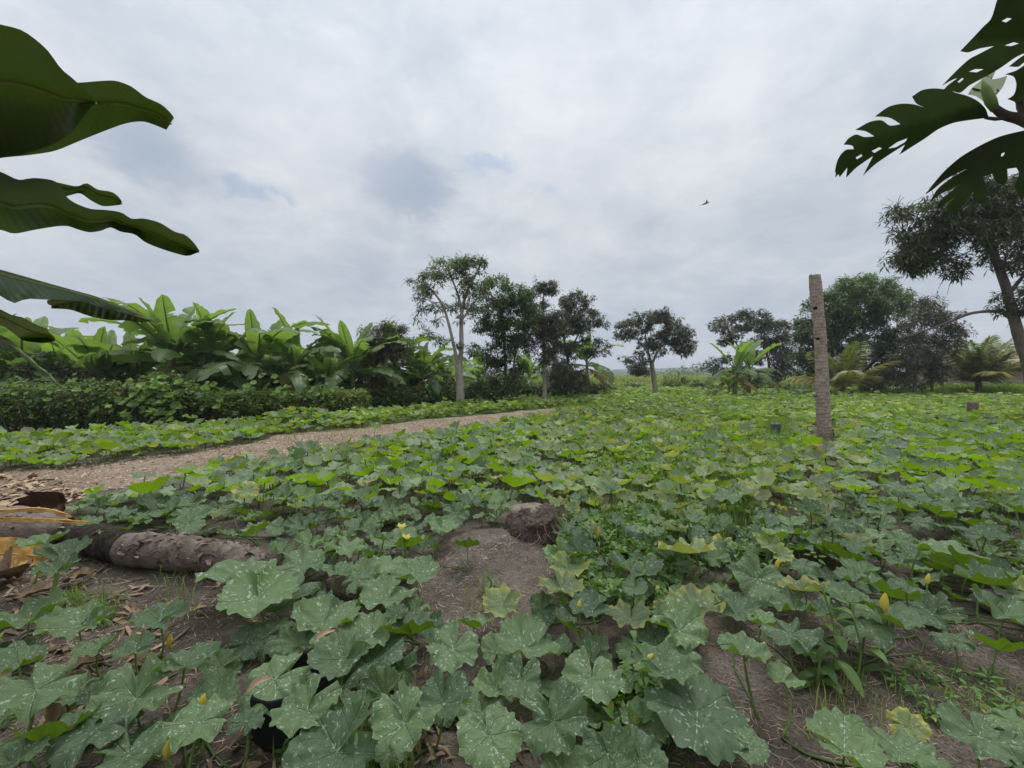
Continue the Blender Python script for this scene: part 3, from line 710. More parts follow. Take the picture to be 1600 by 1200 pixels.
for (x, y, z, rad, n, az, vi) in near:
    dd = np.hypot(rx_ - x, ry_ - y)
    for i in np.argsort(dd):
        if cnt[i] < 98: break
    cnt[i] += 1; root = roots[i]; loc = root.location
    RM = rot_from(n, az); gl = float(gz(x, y)); hh = max(z - gl, 0.03)
    W = Matrix.Translation(Vector((x, y, z)) - loc) @ RM.to_4x4() @ Matrix.Scale(rad, 4)
    lf = put(bpy.data.objects.new('leaf', NEAR[vi]), root, W)
    if vi == 9: lf['label'] = 'yellowed leaf'
    sa = rng.uniform(0, 2 * math.pi); hs = hh + 0.01
    S = Matrix.Translation(Vector((x, y, z)) - loc) @ Matrix.Rotation(sa, 4, 'Z') @ Matrix.Diagonal((hs * 1.0 if hs > .12 else 0.12, hs if hs > .12 else 0.12, hs, 1))
    put(bpy.data.objects.new('stalk', STALK[int(rng.integers(4))]), lf, W.inverted() @ S)
    sc_ = max(hs, 0.12); ends[i].append(Vector((x + math.cos(sa) * 0.22 * sc_, y + math.sin(sa) * 0.22 * sc_, 0)))
for i, root in enumerate(roots):
    if not ends[i]: continue
    mb = MB(); es = sorted(ends[i], key=lambda e: math.atan2(e.y - root.location.y, e.x - root.location.x))
    nrun = max(1, len(es) // 6)
    for r0 in range(nrun):
        grp = es[r0 * len(es) // nrun:(r0 + 1) * len(es) // nrun]; grp.sort(key=lambda e: (e.xy - root.location.xy).length)
        pl = [Vector((root.location.x, root.location.y, 0))] + [e for e in grp if (e.xy - root.location.xy).length > 0.05]
        if len(pl) < 2: continue
        pp = [p + Vector((noise.noise(p * 4), noise.noise(p * 4 + Vector((9, 0, 0))), 0)) * .07 for p in bez(pl, 6 * len(pl))]
        pp = [Vector((p.x, p.y, float(gz(p.x, p.y)) + 0.006)) - root.location for p in pp]
        tube(mb, pp, [lerp(0.0045, 0.0025, j / (len(pp) - 1)) for j in range(len(pp))], 5, tint=(0.05, 0, 0))
    if mb.n: mb.build('vine', M['stalk'], root)

def stamp(mb, L, templ, stalks=True, offs=Vector((0, 0, 0))):
    """merge leaves of one plant"""
    for (x, y, z, rad, n, az, vi) in L:
        V, T, Q, UV, ye = templ[vi % len(templ)]
        RM = np.array(rot_from(n, az)); P0 = np.array((x, y, z)) - np.array(offs)
        W = (V * rad) @ RM.T + P0
        mb.add(W, T, Q, UV, (rng.uniform(0, 1), ye * rng.uniform(0.6, 1), 0), 0)
        if stalks:
            gl = float(gz(x, y)) - offs.z; a = rng.uniform(0, 6.28); b = P0 + np.array((math.cos(a) * 0.05, math.sin(a) * 0.05, 0)); b[2] = gl
            s = np.array((0.006, 0, 0)); s2 = np.array((0, 0.006, 0))
            mb.add(np.array([P0 - s, P0 + s, P0 + s2, b + s, b - s, b + s2]), quads=[(0, 1, 3, 4), (1, 2, 5, 3), (2, 0, 4, 5)], tint=(rng.uniform(0.2, 0.6), 0, 0), mat=1)
# mid field: one mesh per plant
seeds = relax(3000, -13, 13, D1, 9.9, 0.72)
seeds = seeds[np.abs(seeds[:, 0]) < 1.35 * seeds[:, 1] + 0.9]
own = {}
for l in mid:
    i = int(np.argmin(np.hypot(seeds[:, 0] - l[0], seeds[:, 1] - l[1]))); own.setdefault(i, []).append(l)
ZL = {'strip': ('squash plant in the band of yellowing plants between the path and the hedge', 'squash plants between the path and the hedge'),
      'left': ('squash plant in the dense rows just right of the path, dark green and full', 'squash plants right of the path'),
      'mid': ('squash plant in the yellowish middle of the field, weedy grass around it', 'squash plants in the middle of the field'),
      'right': ('dark green squash plant in the full rows around and right of the bare palm trunk', 'squash plants at the right side of the field')}
for i, L in own.items():
    if len(L) < 3: continue
    x, y = seeds[i]; o_ = Vector((x, y, float(gz(x, y)))); mb = MB(); stamp(mb, L, MIDT, True, o_)
    o = mb.build('squash_plant', [M['squash_mid'], M['stalk']]); o.location = o_
    px, py = proj(x, y, 0.2)
    up = float(np.interp(px, [p[0] for p in PU], [p[1] for p in PU]))
    z = 'strip' if (px < 900 and py < up + 4) else 'left' if px < 880 else 'mid' if px < 1240 else 'right'
    tag(o, ZL[z][0], 'squash plant', ZL[z][1])
print('near leaves', len(near), 'mid leaves', len(mid), 'mid plants', len(own))
# far field: nobody could count these
def far_field():
    def region(n, y0, y1, dens_r, h):
        y = np.sqrt(rng.uniform(y0 ** 2, y1 ** 2, n)); x = rng.uniform(-1, 1, n) * (1.32 * y + 1)
        k = keep(x, y, h) & ~left_of_hedge(x, y + 0.9)
        # beyond the path's end the left side is low weeds
        return x[k], y[k]
    mb = MB()
    for (n, y0, y1, r, h, tm) in ((22000, D2, 20, 0.10, 0.13, 20), (22000, 20, 36, 0.13, 0.15, 10), (12000, 36, 62, 0.2, 0.18, 10)):
        x, y = region(n, y0, y1, r, h)
        px, _ = proj(x, y, 0.1)
        hh = np.clip(rng.normal(h, 0.07, len(x)), 0.03, 0.4); z = gz(x, y) + hh
        rad = np.clip(rng.normal(r, r * 0.25, len(x)), 0.05, 0.5)
        nrm = np.stack([rng.normal(0, 0.24, len(x)), rng.normal(0, 0.24, len(x)) - 0.03, np.ones(len(x))], 1); nrm /= np.linalg.norm(nrm, axis=1)[:, None]
        az = rng.uniform(0, 6.283, len(x)); t = np.stack([np.cos(az), np.sin(az), az * 0], 1)
        Y = t - nrm * (t * nrm).sum(1)[:, None]; Y /= np.linalg.norm(Y, axis=1)[:, None]; X = np.cross(Y, nrm)
        patch = np.sin(x * 0.35 + 1.3 * np.sin(y * 0.21)) * np.sin(y * 0.33 + 0.7)
        which = rng.integers(0, 4, len(x))
        for w_ in range(4):
            k = which == w_; V, T, Q, UV, _ye = FART[w_]
            W = (V[None, :, 0:1] * X[k][:, None] + V[None, :, 1:2] * Y[k][:, None] + V[None, :, 2:3] * nrm[k][:, None]) * rad[k][:, None, None]
            W += np.stack([x[k], y[k], z[k]], 1)[:, None]
            m = int(k.sum()); nv = len(V); b = (np.arange(m) * nv)[:, None, None]
            T_ = (np.array(T)[None] + b).reshape(-1, 3); Q_ = (np.array(Q)[None] + b).reshape(-1, 4)
            br = np.clip(rng.normal(0.5 + 0.22 * patch[k], 0.22), 0, 1); ye = np.where(rng.uniform(0, 1, m) < 0.10 + 0.1 * (patch[k] > 0.3), rng.uniform(0.3, 0.9, m), 0.12 * rng.uniform(0, 1, m))
            C = np.stack([br, ye, br * 0], 1).repeat(nv, 0)
            mb.add(W.reshape(-1, 3), T_, Q_, np.tile(UV, (m, 1)), C)
    tag(mb.build('squash_foliage', M['squash_far']), 'squash plants too many to tell apart in the far part of the field', 'foliage', kind='stuff')
far_field()
# ================================================================ trees
def leaf_cards(mb, C, D, Nn, L, W, tint, fold=0.25, droop=0.25):
    """n leaves of 4 faces: base C, direction D, normal Nn, length L, width W (arrays)"""
    n = len(C); D = D / np.linalg.norm(D, axis=1)[:, None]
    S = np.cross(D, Nn); S /= (np.linalg.norm(S, axis=1)[:, None] + 1e-9); U = np.cross(S, D)
    L = L[:, None]; W = W[:, None]
    V = np.zeros((n, 7, 3))
    m1 = C + D * L * 0.33; m2 = C + D * L * 0.68 - U * L * droop * 0.3; tip = C + D * L - U * L * droop
    V[:, 0] = C; V[:, 1] = m1; V[:, 2] = m2; V[:, 3] = tip
    # side points
    V[:, 4] = C + D * L * 0.45 + S * W * 0.5 + U * W * fold - U * L * droop * 0.1
    V[:, 5] = C + D * L * 0.45 - S * W * 0.5 + U * W * fold - U * L * droop * 0.1
    V = V[:, [0, 3, 4, 5, 1, 2, 2]][:, :6]
    b = np.arange(n)[:, None] * 6
    # verts: 0 base, 1 tip, 2 left, 3 right, 4 mid1, 5 mid2
    Q = np.concatenate([b + np.array([[0, 4, 5, 2]]), b + np.array([[0, 3, 5, 4]])])
    T = np.concatenate([b + np.array([[2, 5, 1]]), b + np.array([[5, 3, 1]])])
    mb.add(V.reshape(-1, 3), T, Q, None, np.repeat(tint, 6, 0))
def leaf_cards2(mb, C, D, Nn, L, W, tint, droop=0.2):
    """cheaper: two triangles per leaf"""
    D = D / np.linalg.norm(D, axis=1)[:, None]; S = np.cross(D, Nn); S /= (np.linalg.norm(S, axis=1)[:, None] + 1e-9); U = np.cross(S, D)
    L = L[:, None]; W = W[:, None]; n = len(C)
    V = np.stack([C, C + D * L * 0.5 + S * W * 0.5, C + D * L - U * L * droop, C + D * L * 0.5 - S * W * 0.5], 1)
    b = np.arange(n)[:, None] * 4
    mb.add(V.reshape(-1, 3), np.concatenate([b + np.array([[0, 2, 1]]), b + np.array([[0, 3, 2]])]), None, None, np.repeat(tint, 4, 0))
def rosettes(mb, pts, nl, L, W, spread=1.0, sag=0.5, cheap=False, tone=0.5, yel=0.0, rr=0.35, tsd=0.2):
    """whorls of leaves at twig ends"""
    pts = np.asarray(pts); n = len(pts); C = np.repeat(pts, nl, 0); m = len(C)
    a = rng.uniform(0, 6.283, m); el = rng.normal(-sag * 0.6, 0.5, m)
    D = np.stack([np.cos(a) * np.cos(el), np.sin(a) * np.cos(el), np.sin(el)], 1)
    Nn = np.stack([rng.normal(0, .35, m), rng.normal(0, .35, m), np.ones(m)], 1)
    C = C + D * (L * rr * rng.uniform(0, 1, m))[:, None] + rng.normal(0, L * 0.12, (m, 3))
    tb = np.clip(np.repeat(rng.normal(tone, tsd, n), nl) + rng.normal(0, 0.12, m), 0, 1)
    ye = np.clip((rng.uniform(0, 1, m) < yel) * rng.uniform(0.4, 1, m), 0, 1)
    (leaf_cards2 if cheap else leaf_cards)(mb, C, D, Nn, L * rng.uniform(0.65, 1.25, m), W * rng.uniform(0.7, 1.2, m), np.stack([tb, ye, tb * 0], 1), droop=0.25 * sag)
def make_tree(name, label, cat, d, trunks, crowns, leaf, bark, L=0.17, W=0.05, nl=9, ros=22, clump_px=16, seed=1, group='trees along the far side of the field', sag=0.5, twigs=0.0, yel=0.0, limb_r=0.35, cheap=True, tones=None, base_ext=True, density=1.0):
    """trunks: list of ([(px, py, ddepth)...], r0_px, r1_px); crowns: list of (px, py, rx, ry, count of clumps, tone)"""
    rg = np.random.default_rng(seed)
    base = trunks[0][0][0]; pb = P(base[0], base[1], d)
    root = empty(name, (pb.x, d, float(gz(pb.x, d)))); tag(root, label, cat, group); off = root.location.copy()
    mb = MB(); nodes = []   # (pos, radius)
    for (pl, r0, r1) in trunks:
        pp = [P(a, b, d + (c[0] if c else 0)) for a, b, *c in pl]
        if pl is trunks[0][0] and base_ext: pp = [Vector((pp[0].x, pp[0].y, off.z - 0.05))] + pp
        c = bez(pp, 5 * (len(pp) - 1)); n = len(c)
        rr = [lerp(r0, r1, (i / (n - 1)) ** 0.8) * d / F for i in range(n)]
        if pl is trunks[0][0]: rr[0] *= 1.35; rr[1] *= 1.15
        tube(mb, [p - off for p in c], rr, 9, rough=0.18, freq=3.0)
        nodes += [(c[i], rr[i]) for i in range(n // 3 if pl is trunks[0][0] else 1, n)]
    clumps = []
    for (cx, cy, rx, ry, cn, tone) in crowns:
        for _ in range(int(cn)):
            while True:
                u = rg.uniform(-1, 1, 3)
                q = (u ** 2).sum()
                if q < 1 and rg.uniform() < 0.35 + 0.65 * q: break
            p = P(cx + u[0] * rx, cy + u[1] * ry, d + u[2] * min(rx, 1.4 * ry) * d / F * 0.8)
            clumps.append((p, tone))
    top = Vector(nodes[0][0]); clumps.sort(key=lambda c: (c[0] - top).length)
    twig_ends = []; minr = 0.006 * d / 10
    for (p, tone) in clumps:
        best = min(nodes, key=lambda nd: (nd[0] - p).length + (1.5 if nd[0].z > p.z + 0.4 else 0) + (0.4 if nd[1] < minr * 1.6 else 0))
        a, ra = best; v = p - a; Ld = v.length
        m1 = a + v * 0.4 + Vector((rg.normal(0, .07), rg.normal(0, .07), 0.10 + rg.normal(0, .05))) * Ld
        cc = bez([a, m1, p], 6); r0 = max(minr, min(ra * 0.62, 0.012 + 0.022 * Ld)); r1 = max(minr * 0.7, r0 * limb_r)
        rr = [lerp(r0, r1, i / 6) for i in range(7)]
        tube(mb, [q - off for q in cc], rr, 5, cap=False, rough=0.1, freq=4)
        nodes += [(cc[i], rr[i]) for i in (2, 3, 4, 5, 6)]
    tr = mb.build('trunk', M[bark], root)
    if twigs:
        tw = MB()
        for (p, tone) in clumps:
            for _ in range(int(3 * twigs) + 1):
                v = Vector((rg.normal(), rg.normal(), rg.normal() * 0.6 + 0.2)).normalized() * clump_px * d / F * rg.uniform(0.9, 2.0)
                tube(tw, [q - off for q in bez([p, p + v * 0.5 + Vector((0, 0, 0.05)), p + v + Vector((0, 0, -0.08))], 4)], [0.011, 0.009, 0.008, 0.006, 0.005], 3, cap=False)
        tw.build('twigs', M[bark], tr)
    lm = MB(); cr = clump_px * d / F
    for ti in sorted({c[1] for c in clumps}):
        cc = np.array([tuple(c[0] - off) for c in clumps if c[1] == ti])
        n = int(ros * density); K = len(cc)
        g = rg.normal(0, 1, (K, n, 3)); g /= np.linalg.norm(g, axis=2)[:, :, None]
        g *= (rg.uniform(0.15, 1, (K, n)) ** 0.5)[:, :, None] * rg.uniform(0.65, 1.25, (K, 1, 1)); g[:, :, 2] = g[:, :, 2] * 0.7
        pts_ = (cc[:, None] + g * cr).reshape(-1, 3)
        rosettes(lm, pts_, nl, L, W, sag=sag, cheap=cheap, tone=ti, yel=yel)
    lm.build('crown', M[leaf], root)
    return root
TG = 'trees along the far side of the field'
make_tree('young_tree', 'small sparse brownish tree with thin pale trunk in front of the banana grove', 'tree', 15.2,
          [([(605, 628), (605, 600), (603, 575), (602, 545), (601, 515)], 5.0, 1.8), ([(604, 578), (590, 560), (580, 540)], 1.6, .8)],
          [(598, 525, 42, 22, 18, 0.45), (585, 545, 34, 18, 9, 0.35), (618, 550, 30, 18, 6, 0.4)], 'greytree', 'bark_pale', L=0.17, W=0.045, nl=8, ros=13, clump_px=13, seed=3, twigs=0.8, group=TG)
make_tree('forked_tree', 'tallest middle tree with pale forked trunk, bare twigs at left and green tufts on top', 'tree', 15.6,
          [([(719, 629), (719, 605), (717, 582), (716, 570)], 7.2, 5.4), ([(717, 575), (710, 545), (702, 510), (692, 478), (676, 455), (660, 440)], 3.2, 1.0),
           ([(717, 575), (721, 545), (721, 505), (723, 480), (730, 455), (742, 432), (750, 415)], 4.6, 1.2), ([(722, 492), (716, 462), (705, 432), (700, 412)], 2.4, 1.0), ([(722, 500), (737, 478), (752, 460)], 1.8, .9)],
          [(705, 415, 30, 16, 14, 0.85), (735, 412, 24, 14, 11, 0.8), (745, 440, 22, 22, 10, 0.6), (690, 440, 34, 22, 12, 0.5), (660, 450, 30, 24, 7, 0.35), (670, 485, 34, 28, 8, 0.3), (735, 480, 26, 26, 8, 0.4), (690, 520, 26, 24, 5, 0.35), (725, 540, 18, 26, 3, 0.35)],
          'mango_green', 'bark_pale', L=0.16, W=0.045, nl=7, ros=10, clump_px=11, seed=5, twigs=1.3, group=TG)
make_tree('leafy_tree', 'dense dark green tree immediately right of the pale forked tree', 'tree', 17.6,
          [([(792, 622), (790, 595), (789, 560), (786, 520), (784, 480)], 3.4, 1.4), ([(800, 620), (801, 590), (806, 540)], 2.6, 1.2)],
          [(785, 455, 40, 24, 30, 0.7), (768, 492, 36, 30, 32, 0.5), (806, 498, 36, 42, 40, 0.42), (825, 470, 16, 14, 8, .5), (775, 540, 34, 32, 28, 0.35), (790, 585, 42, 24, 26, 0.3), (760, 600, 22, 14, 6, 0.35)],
          'mango_green', 'bark_grey', L=0.17, W=0.055, nl=8, ros=13, clump_px=12, seed=7, group=TG)
make_tree('slender_tree', 'slender tree with straight grey trunk and a small tuft above its crown', 'tree', 18.6,
          [([(851, 620), (851, 590), (850, 550), (849, 520), (848, 480), (850, 458)], 4.6, 1.2)],
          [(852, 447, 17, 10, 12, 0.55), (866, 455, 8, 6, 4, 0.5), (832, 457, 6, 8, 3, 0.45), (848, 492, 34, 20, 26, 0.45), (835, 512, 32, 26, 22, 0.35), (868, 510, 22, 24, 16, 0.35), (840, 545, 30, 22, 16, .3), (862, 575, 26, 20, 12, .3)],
          'greytree', 'bark_pale', L=0.17, W=0.05, nl=8, ros=12, clump_px=11, seed=9, group=TG)
make_tree('spreading_tree', 'grey brown spreading tree between the slender tree and the lone banana plant', 'tree', 20.0,
          [([(893, 617), (891, 590), (886, 555), (880, 520), (884, 490)], 3.4, 1.2), ([(887, 560), (900, 530), (912, 505)], 2.0, .9)],
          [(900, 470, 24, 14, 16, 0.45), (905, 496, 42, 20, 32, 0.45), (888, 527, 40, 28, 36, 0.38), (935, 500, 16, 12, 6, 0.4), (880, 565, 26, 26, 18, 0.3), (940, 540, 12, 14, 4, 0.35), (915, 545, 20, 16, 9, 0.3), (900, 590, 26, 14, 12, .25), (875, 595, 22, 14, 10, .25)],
          'greytree', 'bark_grey', L=0.18, W=0.055, nl=8, ros=12, clump_px=11, seed=11, group=TG)
make_tree('round_tree', 'dark round crowned tree standing alone at the middle of the far edge, forked pinkish trunk', 'tree', 25.0,
          [([(1024, 613), (1023, 598), (1020, 580), (1018, 565)], 4.8, 3.2), ([(1019, 572), (1012, 545), (1008, 520)], 2.2, 1.0), ([(1019, 568), (1030, 545), (1050, 530)], 2.2, 1.0), ([(1014, 555), (1000, 535), (985, 520)], 1.6, .8)],
          [(1020, 500, 30, 16, 22, 0.4), (985, 515, 24, 18, 18, 0.35), (1055, 520, 30, 18, 24, 0.35), (1072, 540, 20, 14, 12, 0.3), (1030, 540, 30, 20, 16, 0.3), (995, 565, 24, 16, 10, 0.35), (1005, 580, 20, 10, 6, 0.4)],
          'greytree', 'bark_pale', L=0.22, W=0.08, nl=8, ros=12, clump_px=10, seed=13, group=TG)
make_tree('wide_tree', 'wide dark tree behind the bright banana clump', 'tree', 34.0,
          [([(1205, 603), (1203, 590), (1200, 560), (1190, 530)], 3.4, 1.4), ([(1150, 603), (1150, 580), (1152, 540)], 2.4, 1.0)],
          [(1175, 500, 30, 18, 24, 0.35), (1135, 515, 28, 20, 18, 0.35), (1215, 520, 28, 20, 22, 0.3), (1195, 550, 40, 22, 24, 0.28), (1225, 565, 20, 18, 14, 0.25), (1130, 575, 34, 20, 18, 0.3), (1165, 585, 26, 14, 8, 0.3), (1215, 590, 18, 12, 10, 0.25)],
          'greytree', 'bark_grey', L=0.30, W=0.11, nl=8, ros=12, clump_px=10, seed=15, group=TG)
make_tree('domed_tree', 'largest domed dense green tree behind the bare palm trunk', 'tree', 26.0,
          [([(1352, 609), (1352, 590), (1350, 560), (1345, 530)], 5.5, 2.6), ([(1350, 580), (1380, 550), (1400, 520)], 3.0, 1.2), ([(1350, 575), (1315, 548), (1290, 520)], 3.0, 1.2)],
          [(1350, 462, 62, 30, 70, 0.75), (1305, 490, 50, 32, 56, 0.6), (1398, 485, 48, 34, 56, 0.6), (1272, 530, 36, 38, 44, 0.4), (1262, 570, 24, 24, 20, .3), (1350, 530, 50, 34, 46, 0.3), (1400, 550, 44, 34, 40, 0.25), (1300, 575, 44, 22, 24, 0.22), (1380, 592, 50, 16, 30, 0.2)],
          'mango_green', 'bark_brown', L=0.24, W=0.07, nl=9, ros=14, clump_px=12, seed=17, group=TG)
make_tree('grey_tree', 'grey green tree with loose outline immediately right of the domed tree', 'tree', 23.0,
          [([(1429, 612), (1430, 598), (1431, 575), (1436, 550)], 3.6, 1.6), ([(1456, 612), (1457, 590), (1458, 560)], 2.2, 1.2)],
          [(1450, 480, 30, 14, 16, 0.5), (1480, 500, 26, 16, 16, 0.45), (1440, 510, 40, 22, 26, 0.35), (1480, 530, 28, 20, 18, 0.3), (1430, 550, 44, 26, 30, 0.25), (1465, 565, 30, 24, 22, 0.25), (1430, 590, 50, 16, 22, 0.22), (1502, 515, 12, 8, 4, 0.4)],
          'greytree', 'bark_grey', L=0.24, W=0.06, nl=8, ros=8, clump_px=11, seed=19, group=TG, twigs=.5)
make_tree('tall_tree', 'tall leaning tree at the right edge with a long bare branch reaching left', 'tree', 12.0,
          [([(1622, 640), (1603, 560), (1588, 510), (1572, 450), (1553, 395), (1543, 350), (1540, 310)], 10.0, 3.4),
           ([(1590, 500), (1560, 487), (1520, 489), (1490, 500), (1450, 515), (1400, 530)], 3.6, 0.8), ([(1553, 400), (1530, 370), (1500, 350)], 4.0, 1.6), ([(1548, 360), (1575, 325), (1595, 300)], 4.0, 1.6), ([(1575, 460), (1600, 430), (1625, 400)], 3.6, 1.4), ([(1500, 492), (1470, 515), (1455, 525)], 1.6, .6)],
          [(1540, 300, 60, 26, 40, 0.5), (1490, 340, 60, 34, 46, 0.45), (1440, 370, 44, 26, 30, 0.45), (1420, 400, 34, 22, 20, 0.4), (1470, 410, 50, 24, 24, 0.35), (1560, 360, 60, 50, 56, 0.4), (1600, 320, 50, 50, 40, 0.45), (1620, 420, 40, 50, 30, 0.35), (1520, 280, 24, 16, 9, 0.5), (1408, 330, 16, 16, 6, 0.5), (1590, 475, 28, 20, 10, 0.35), (1690, 380, 60, 60, 40, 0.4)],
          'mango', 'bark_grey', L=0.20, W=0.042, nl=8, ros=9, clump_px=17, seed=21, group=TG, twigs=0.5, cheap=False, limb_r=0.3)

# ================================================================ banana plants
def banana_leaf(L, Wd, el, sag, seed, tears=3, vfold=0.25, tone=0.5, dead=0.0):
    """blade with its own petiole, growing from the origin outward along +X and up"""
    r_ = random.Random(seed); mb = MB(); n = 22; pet = 0.16 * L
    P_ = [Vector((0, 0, 0))]; a = el; st = (L + pet) / n; tw = r_.uniform(-0.3, 0.3)
    for i in range(n):
        P_.append(P_[-1] + Vector((math.cos(a), 0, math.sin(a))) * st); a -= sag / n * (0.4 + 1.3 * i / n)
    mid = []
    for i in range(n + 1):
        t = (P_[min(i + 1, n)] - P_[max(i - 1, 0)]).normalized(); mid.append((P_[i], t))
    k0 = int(n * 0.14)
    tube(mb, [m[0] for m in mid[:n]], [lerp(0.028, 0.006, i / n) for i in range(n)], 5, tint=(0.8, dead, 0), cap=False)
    for side in (-1, 1):
        cuts = sorted({k0, n} | {r_.randint(k0 + 2, n - 2) for _ in range(tears)})
        for c0, c1 in zip(cuts[:-1], cuts[1:]):
            gap = 0.35 if tears > 1 else 0.0; dr = r_.uniform(-0.15, 0.3) if tears > 1 else 0.0
            V = []; UV = []
            for i in range(c0, c1 + 1):
                s = (i - k0) / (n - k0); w = Wd * 0.5 * max(0.02, math.sin(math.pi * min(1, 0.04 + s * 0.96) ** 0.85)) ** 0.55
                if i == n: w = 0.01
                p, t = mid[i]; S = Vector((0, 1, 0)) * side; U = t.cross(Vector((0, 1, 0))) * -1
                if U.z < 0 and abs(t.z) < 0.99: U = -U
                S = (S * math.cos(tw * s) + U * math.sin(tw * s) * side)
                for j in range(4):
                    q = j / 3
                    fold = math.sin(vfold - dr * q - 0.55 * q * dead) ; 
                    sl = 0
                    if i == c0 and c0 != k0: sl = gap * q * w * 0.35
                    if i == c1 and c1 != n: sl = -gap * q * w * 0.35
                    v = p + t * sl + t * (q * w * 0.22) + S * (q * w * math.cos(vfold)) + U * (q * w * fold - q * q * w * (0.30 + dr) + 0.02 * q * math.sin(i * 1.9 + seed))
                    V.append(tuple(v)); UV.append((s, 0.5 + side * q * 0.5))
            m = 4; Q = []
            for i in range(c1 - c0):
                for j in range(3):
                    q = (i * m + j, i * m + j + 1, (i + 1) * m + j + 1, (i + 1) * m + j)
                    Q.append(q if side < 0 else q[::-1])
            mb.add(V, quads=Q, uv=UV, tint=(tone, dead, 0))
    return mb
BL = {}
def bleaf(kind, i):
    k = (kind, i)
    if k not in BL:
        r_ = random.Random(hash(k) & 0xffff if False else (i * 31 + {'up': 1, 'arch': 2, 'low': 3, 'dead': 4, 'out': 5}[kind] * 1001))
        if kind == 'up': mb = banana_leaf(r_.uniform(1.15, 1.6), r_.uniform(0.36, 0.5), R(r_.uniform(68, 86)), r_.uniform(0.1, 0.8), i, r_.randint(0, 2), 0.6, 0.8)
        if kind == 'out': mb = banana_leaf(r_.uniform(1.3, 1.7), r_.uniform(0.52, 0.66), R(r_.uniform(48, 68)), r_.uniform(0.2, 0.7), i, r_.randint(0, 3), 0.5, 0.9)
        if kind == 'arch': mb = banana_leaf(r_.uniform(1.5, 1.95), r_.uniform(0.45, 0.6), R(r_.uniform(45, 66)), r_.uniform(1.1, 1.8), i, r_.randint(2, 6), 0.3, r_.uniform(.3, .7))
        if kind == 'low': mb = banana_leaf(r_.uniform(1.4, 1.8), r_.uniform(0.42, 0.55), R(r_.uniform(5, 35)), r_.uniform(1.1, 1.7), i, r_.randint(3, 8), 0.15, 0.3)
        if kind == 'dead': mb = banana_leaf(r_.uniform(1.2, 1.5), 0.28, R(r_.uniform(-25, 5)), r_.uniform(1.0, 1.5), i, 6, 0.05, 0.15, 0.9)
        BL[k] = mb.mesh('banana_leaf', M['banana'])
    return BL[k]
def pseudostem(h, r, seed):
    mb = MB(); rr = random.Random(seed); lean = rr.uniform(-0.08, 0.08)
    c = bez([(0, 0, -0.05), (lean * h * 0.4, 0, h * 0.4), (lean * h, 0.02, h)], 10)
    tube(mb, c, [lerp(r, r * 0.55, (i / 10)) * (1.2 if i == 0 else 1) for i in range(11)], 10, rough=0.12, freq=6)
    return mb, c[-1]
def banana_plant(x, y, h, label, seed, group, nup=3, narch=6, nlow=3, ndead=1, sc=1.0, nout=1):
    r_ = random.Random(seed); root = empty('banana_plant', (x, y, float(gz(x, y)))); tag(root, label, 'banana plant', group)
    mb, top = pseudostem(h, 0.11 * sc, seed); mb.build('pseudostem', M['pseudo'], root)
    a0 = r_.uniform(0, 6.28); k = 0
    for kind, n in (('up', nup), ('out', nout), ('arch', narch), ('low', nlow), ('dead', ndead)):
        for j in range(n):
            az = a0 + k * 2.4 + r_.uniform(-.3, .3); k += 1
            Mx = Matrix.Translation(top + Vector((0, 0, {'up': 0, 'out': 0, 'arch': -0.05, 'low': -0.18, 'dead': -0.3}[kind]))) @ Matrix.Rotation(az, 4, 'Z') @ Matrix.Rotation(r_.uniform(-.25, .25), 4, 'X') @ Matrix.Scale(sc * r_.uniform(0.88, 1.12), 4)
            o = put(bpy.data.objects.new('leaf', bleaf(kind, r_.randrange(7))), root, Mx)
            if kind == 'dead': o['label'] = 'dry brown hanging leaf'
    return root
GG = 'banana plants in the grove behind the hedge'
front = [(-30, 11.6, 1.45, 1.0), (30, 11.4, 1.5, 1.0), (95, 11.8, 1.05, .95), (150, 11.6, 1.1, .95), (205, 12.2, 1.15, 1.0), (264, 11.6, 1.8, 1.12), (322, 12.0, 1.55, 1.05), (365, 13.2, 1.1, 1.0), (408, 12.4, 1.65, 1.1), (462, 12.9, 1.5, 1.0),
         (508, 13.8, 0.9, .95), (548, 14.2, 1.5, 1.05), (585, 15.2, 1.5, .95), (622, 16.0, 1.7, 1.0), (662, 17.0, 1.3, 1.0)]
flab = ['banana plant cut by the left edge behind the hedge', 'banana plant behind the hedge at the far left, under the overhanging leaves', 'pale green banana plant behind the hedge, under the folded overhanging leaf',
        'low banana plant with drooping leaf beside the dark shrubby gap in the grove', 'banana plant with broad drooping leaves left of the tallest upright leaf', 'banana plant with the tallest upright bright leaf of the grove',
        'banana plant with two thin upright leaves, second right of the tallest leaf', 'banana plant set back behind the front row, dark leaf crossing its crown', 'banana plant with broad blunt upright leaf in the middle of the grove', 'banana plant with leaning bright leaf right of the middle of the grove',
        'darker banana plant where the grove dips in the middle', 'banana plant left of the small sparse tree', 'banana plant with torn upright leaf behind the small sparse tree', 'banana plant right behind the small sparse tree', 'last banana plant of the grove, left of the pale forked tree']
for i, ((px, d, h, sc), lb) in enumerate(zip(front, flab)):
    x = (px - 800) / F * d
    banana_plant(x, d, h, lb, 100 + i, GG, nup=2 if i not in (5, 8) else 3, narch=8, nlow=6, ndead=1 if i % 2 else 2, sc=sc)
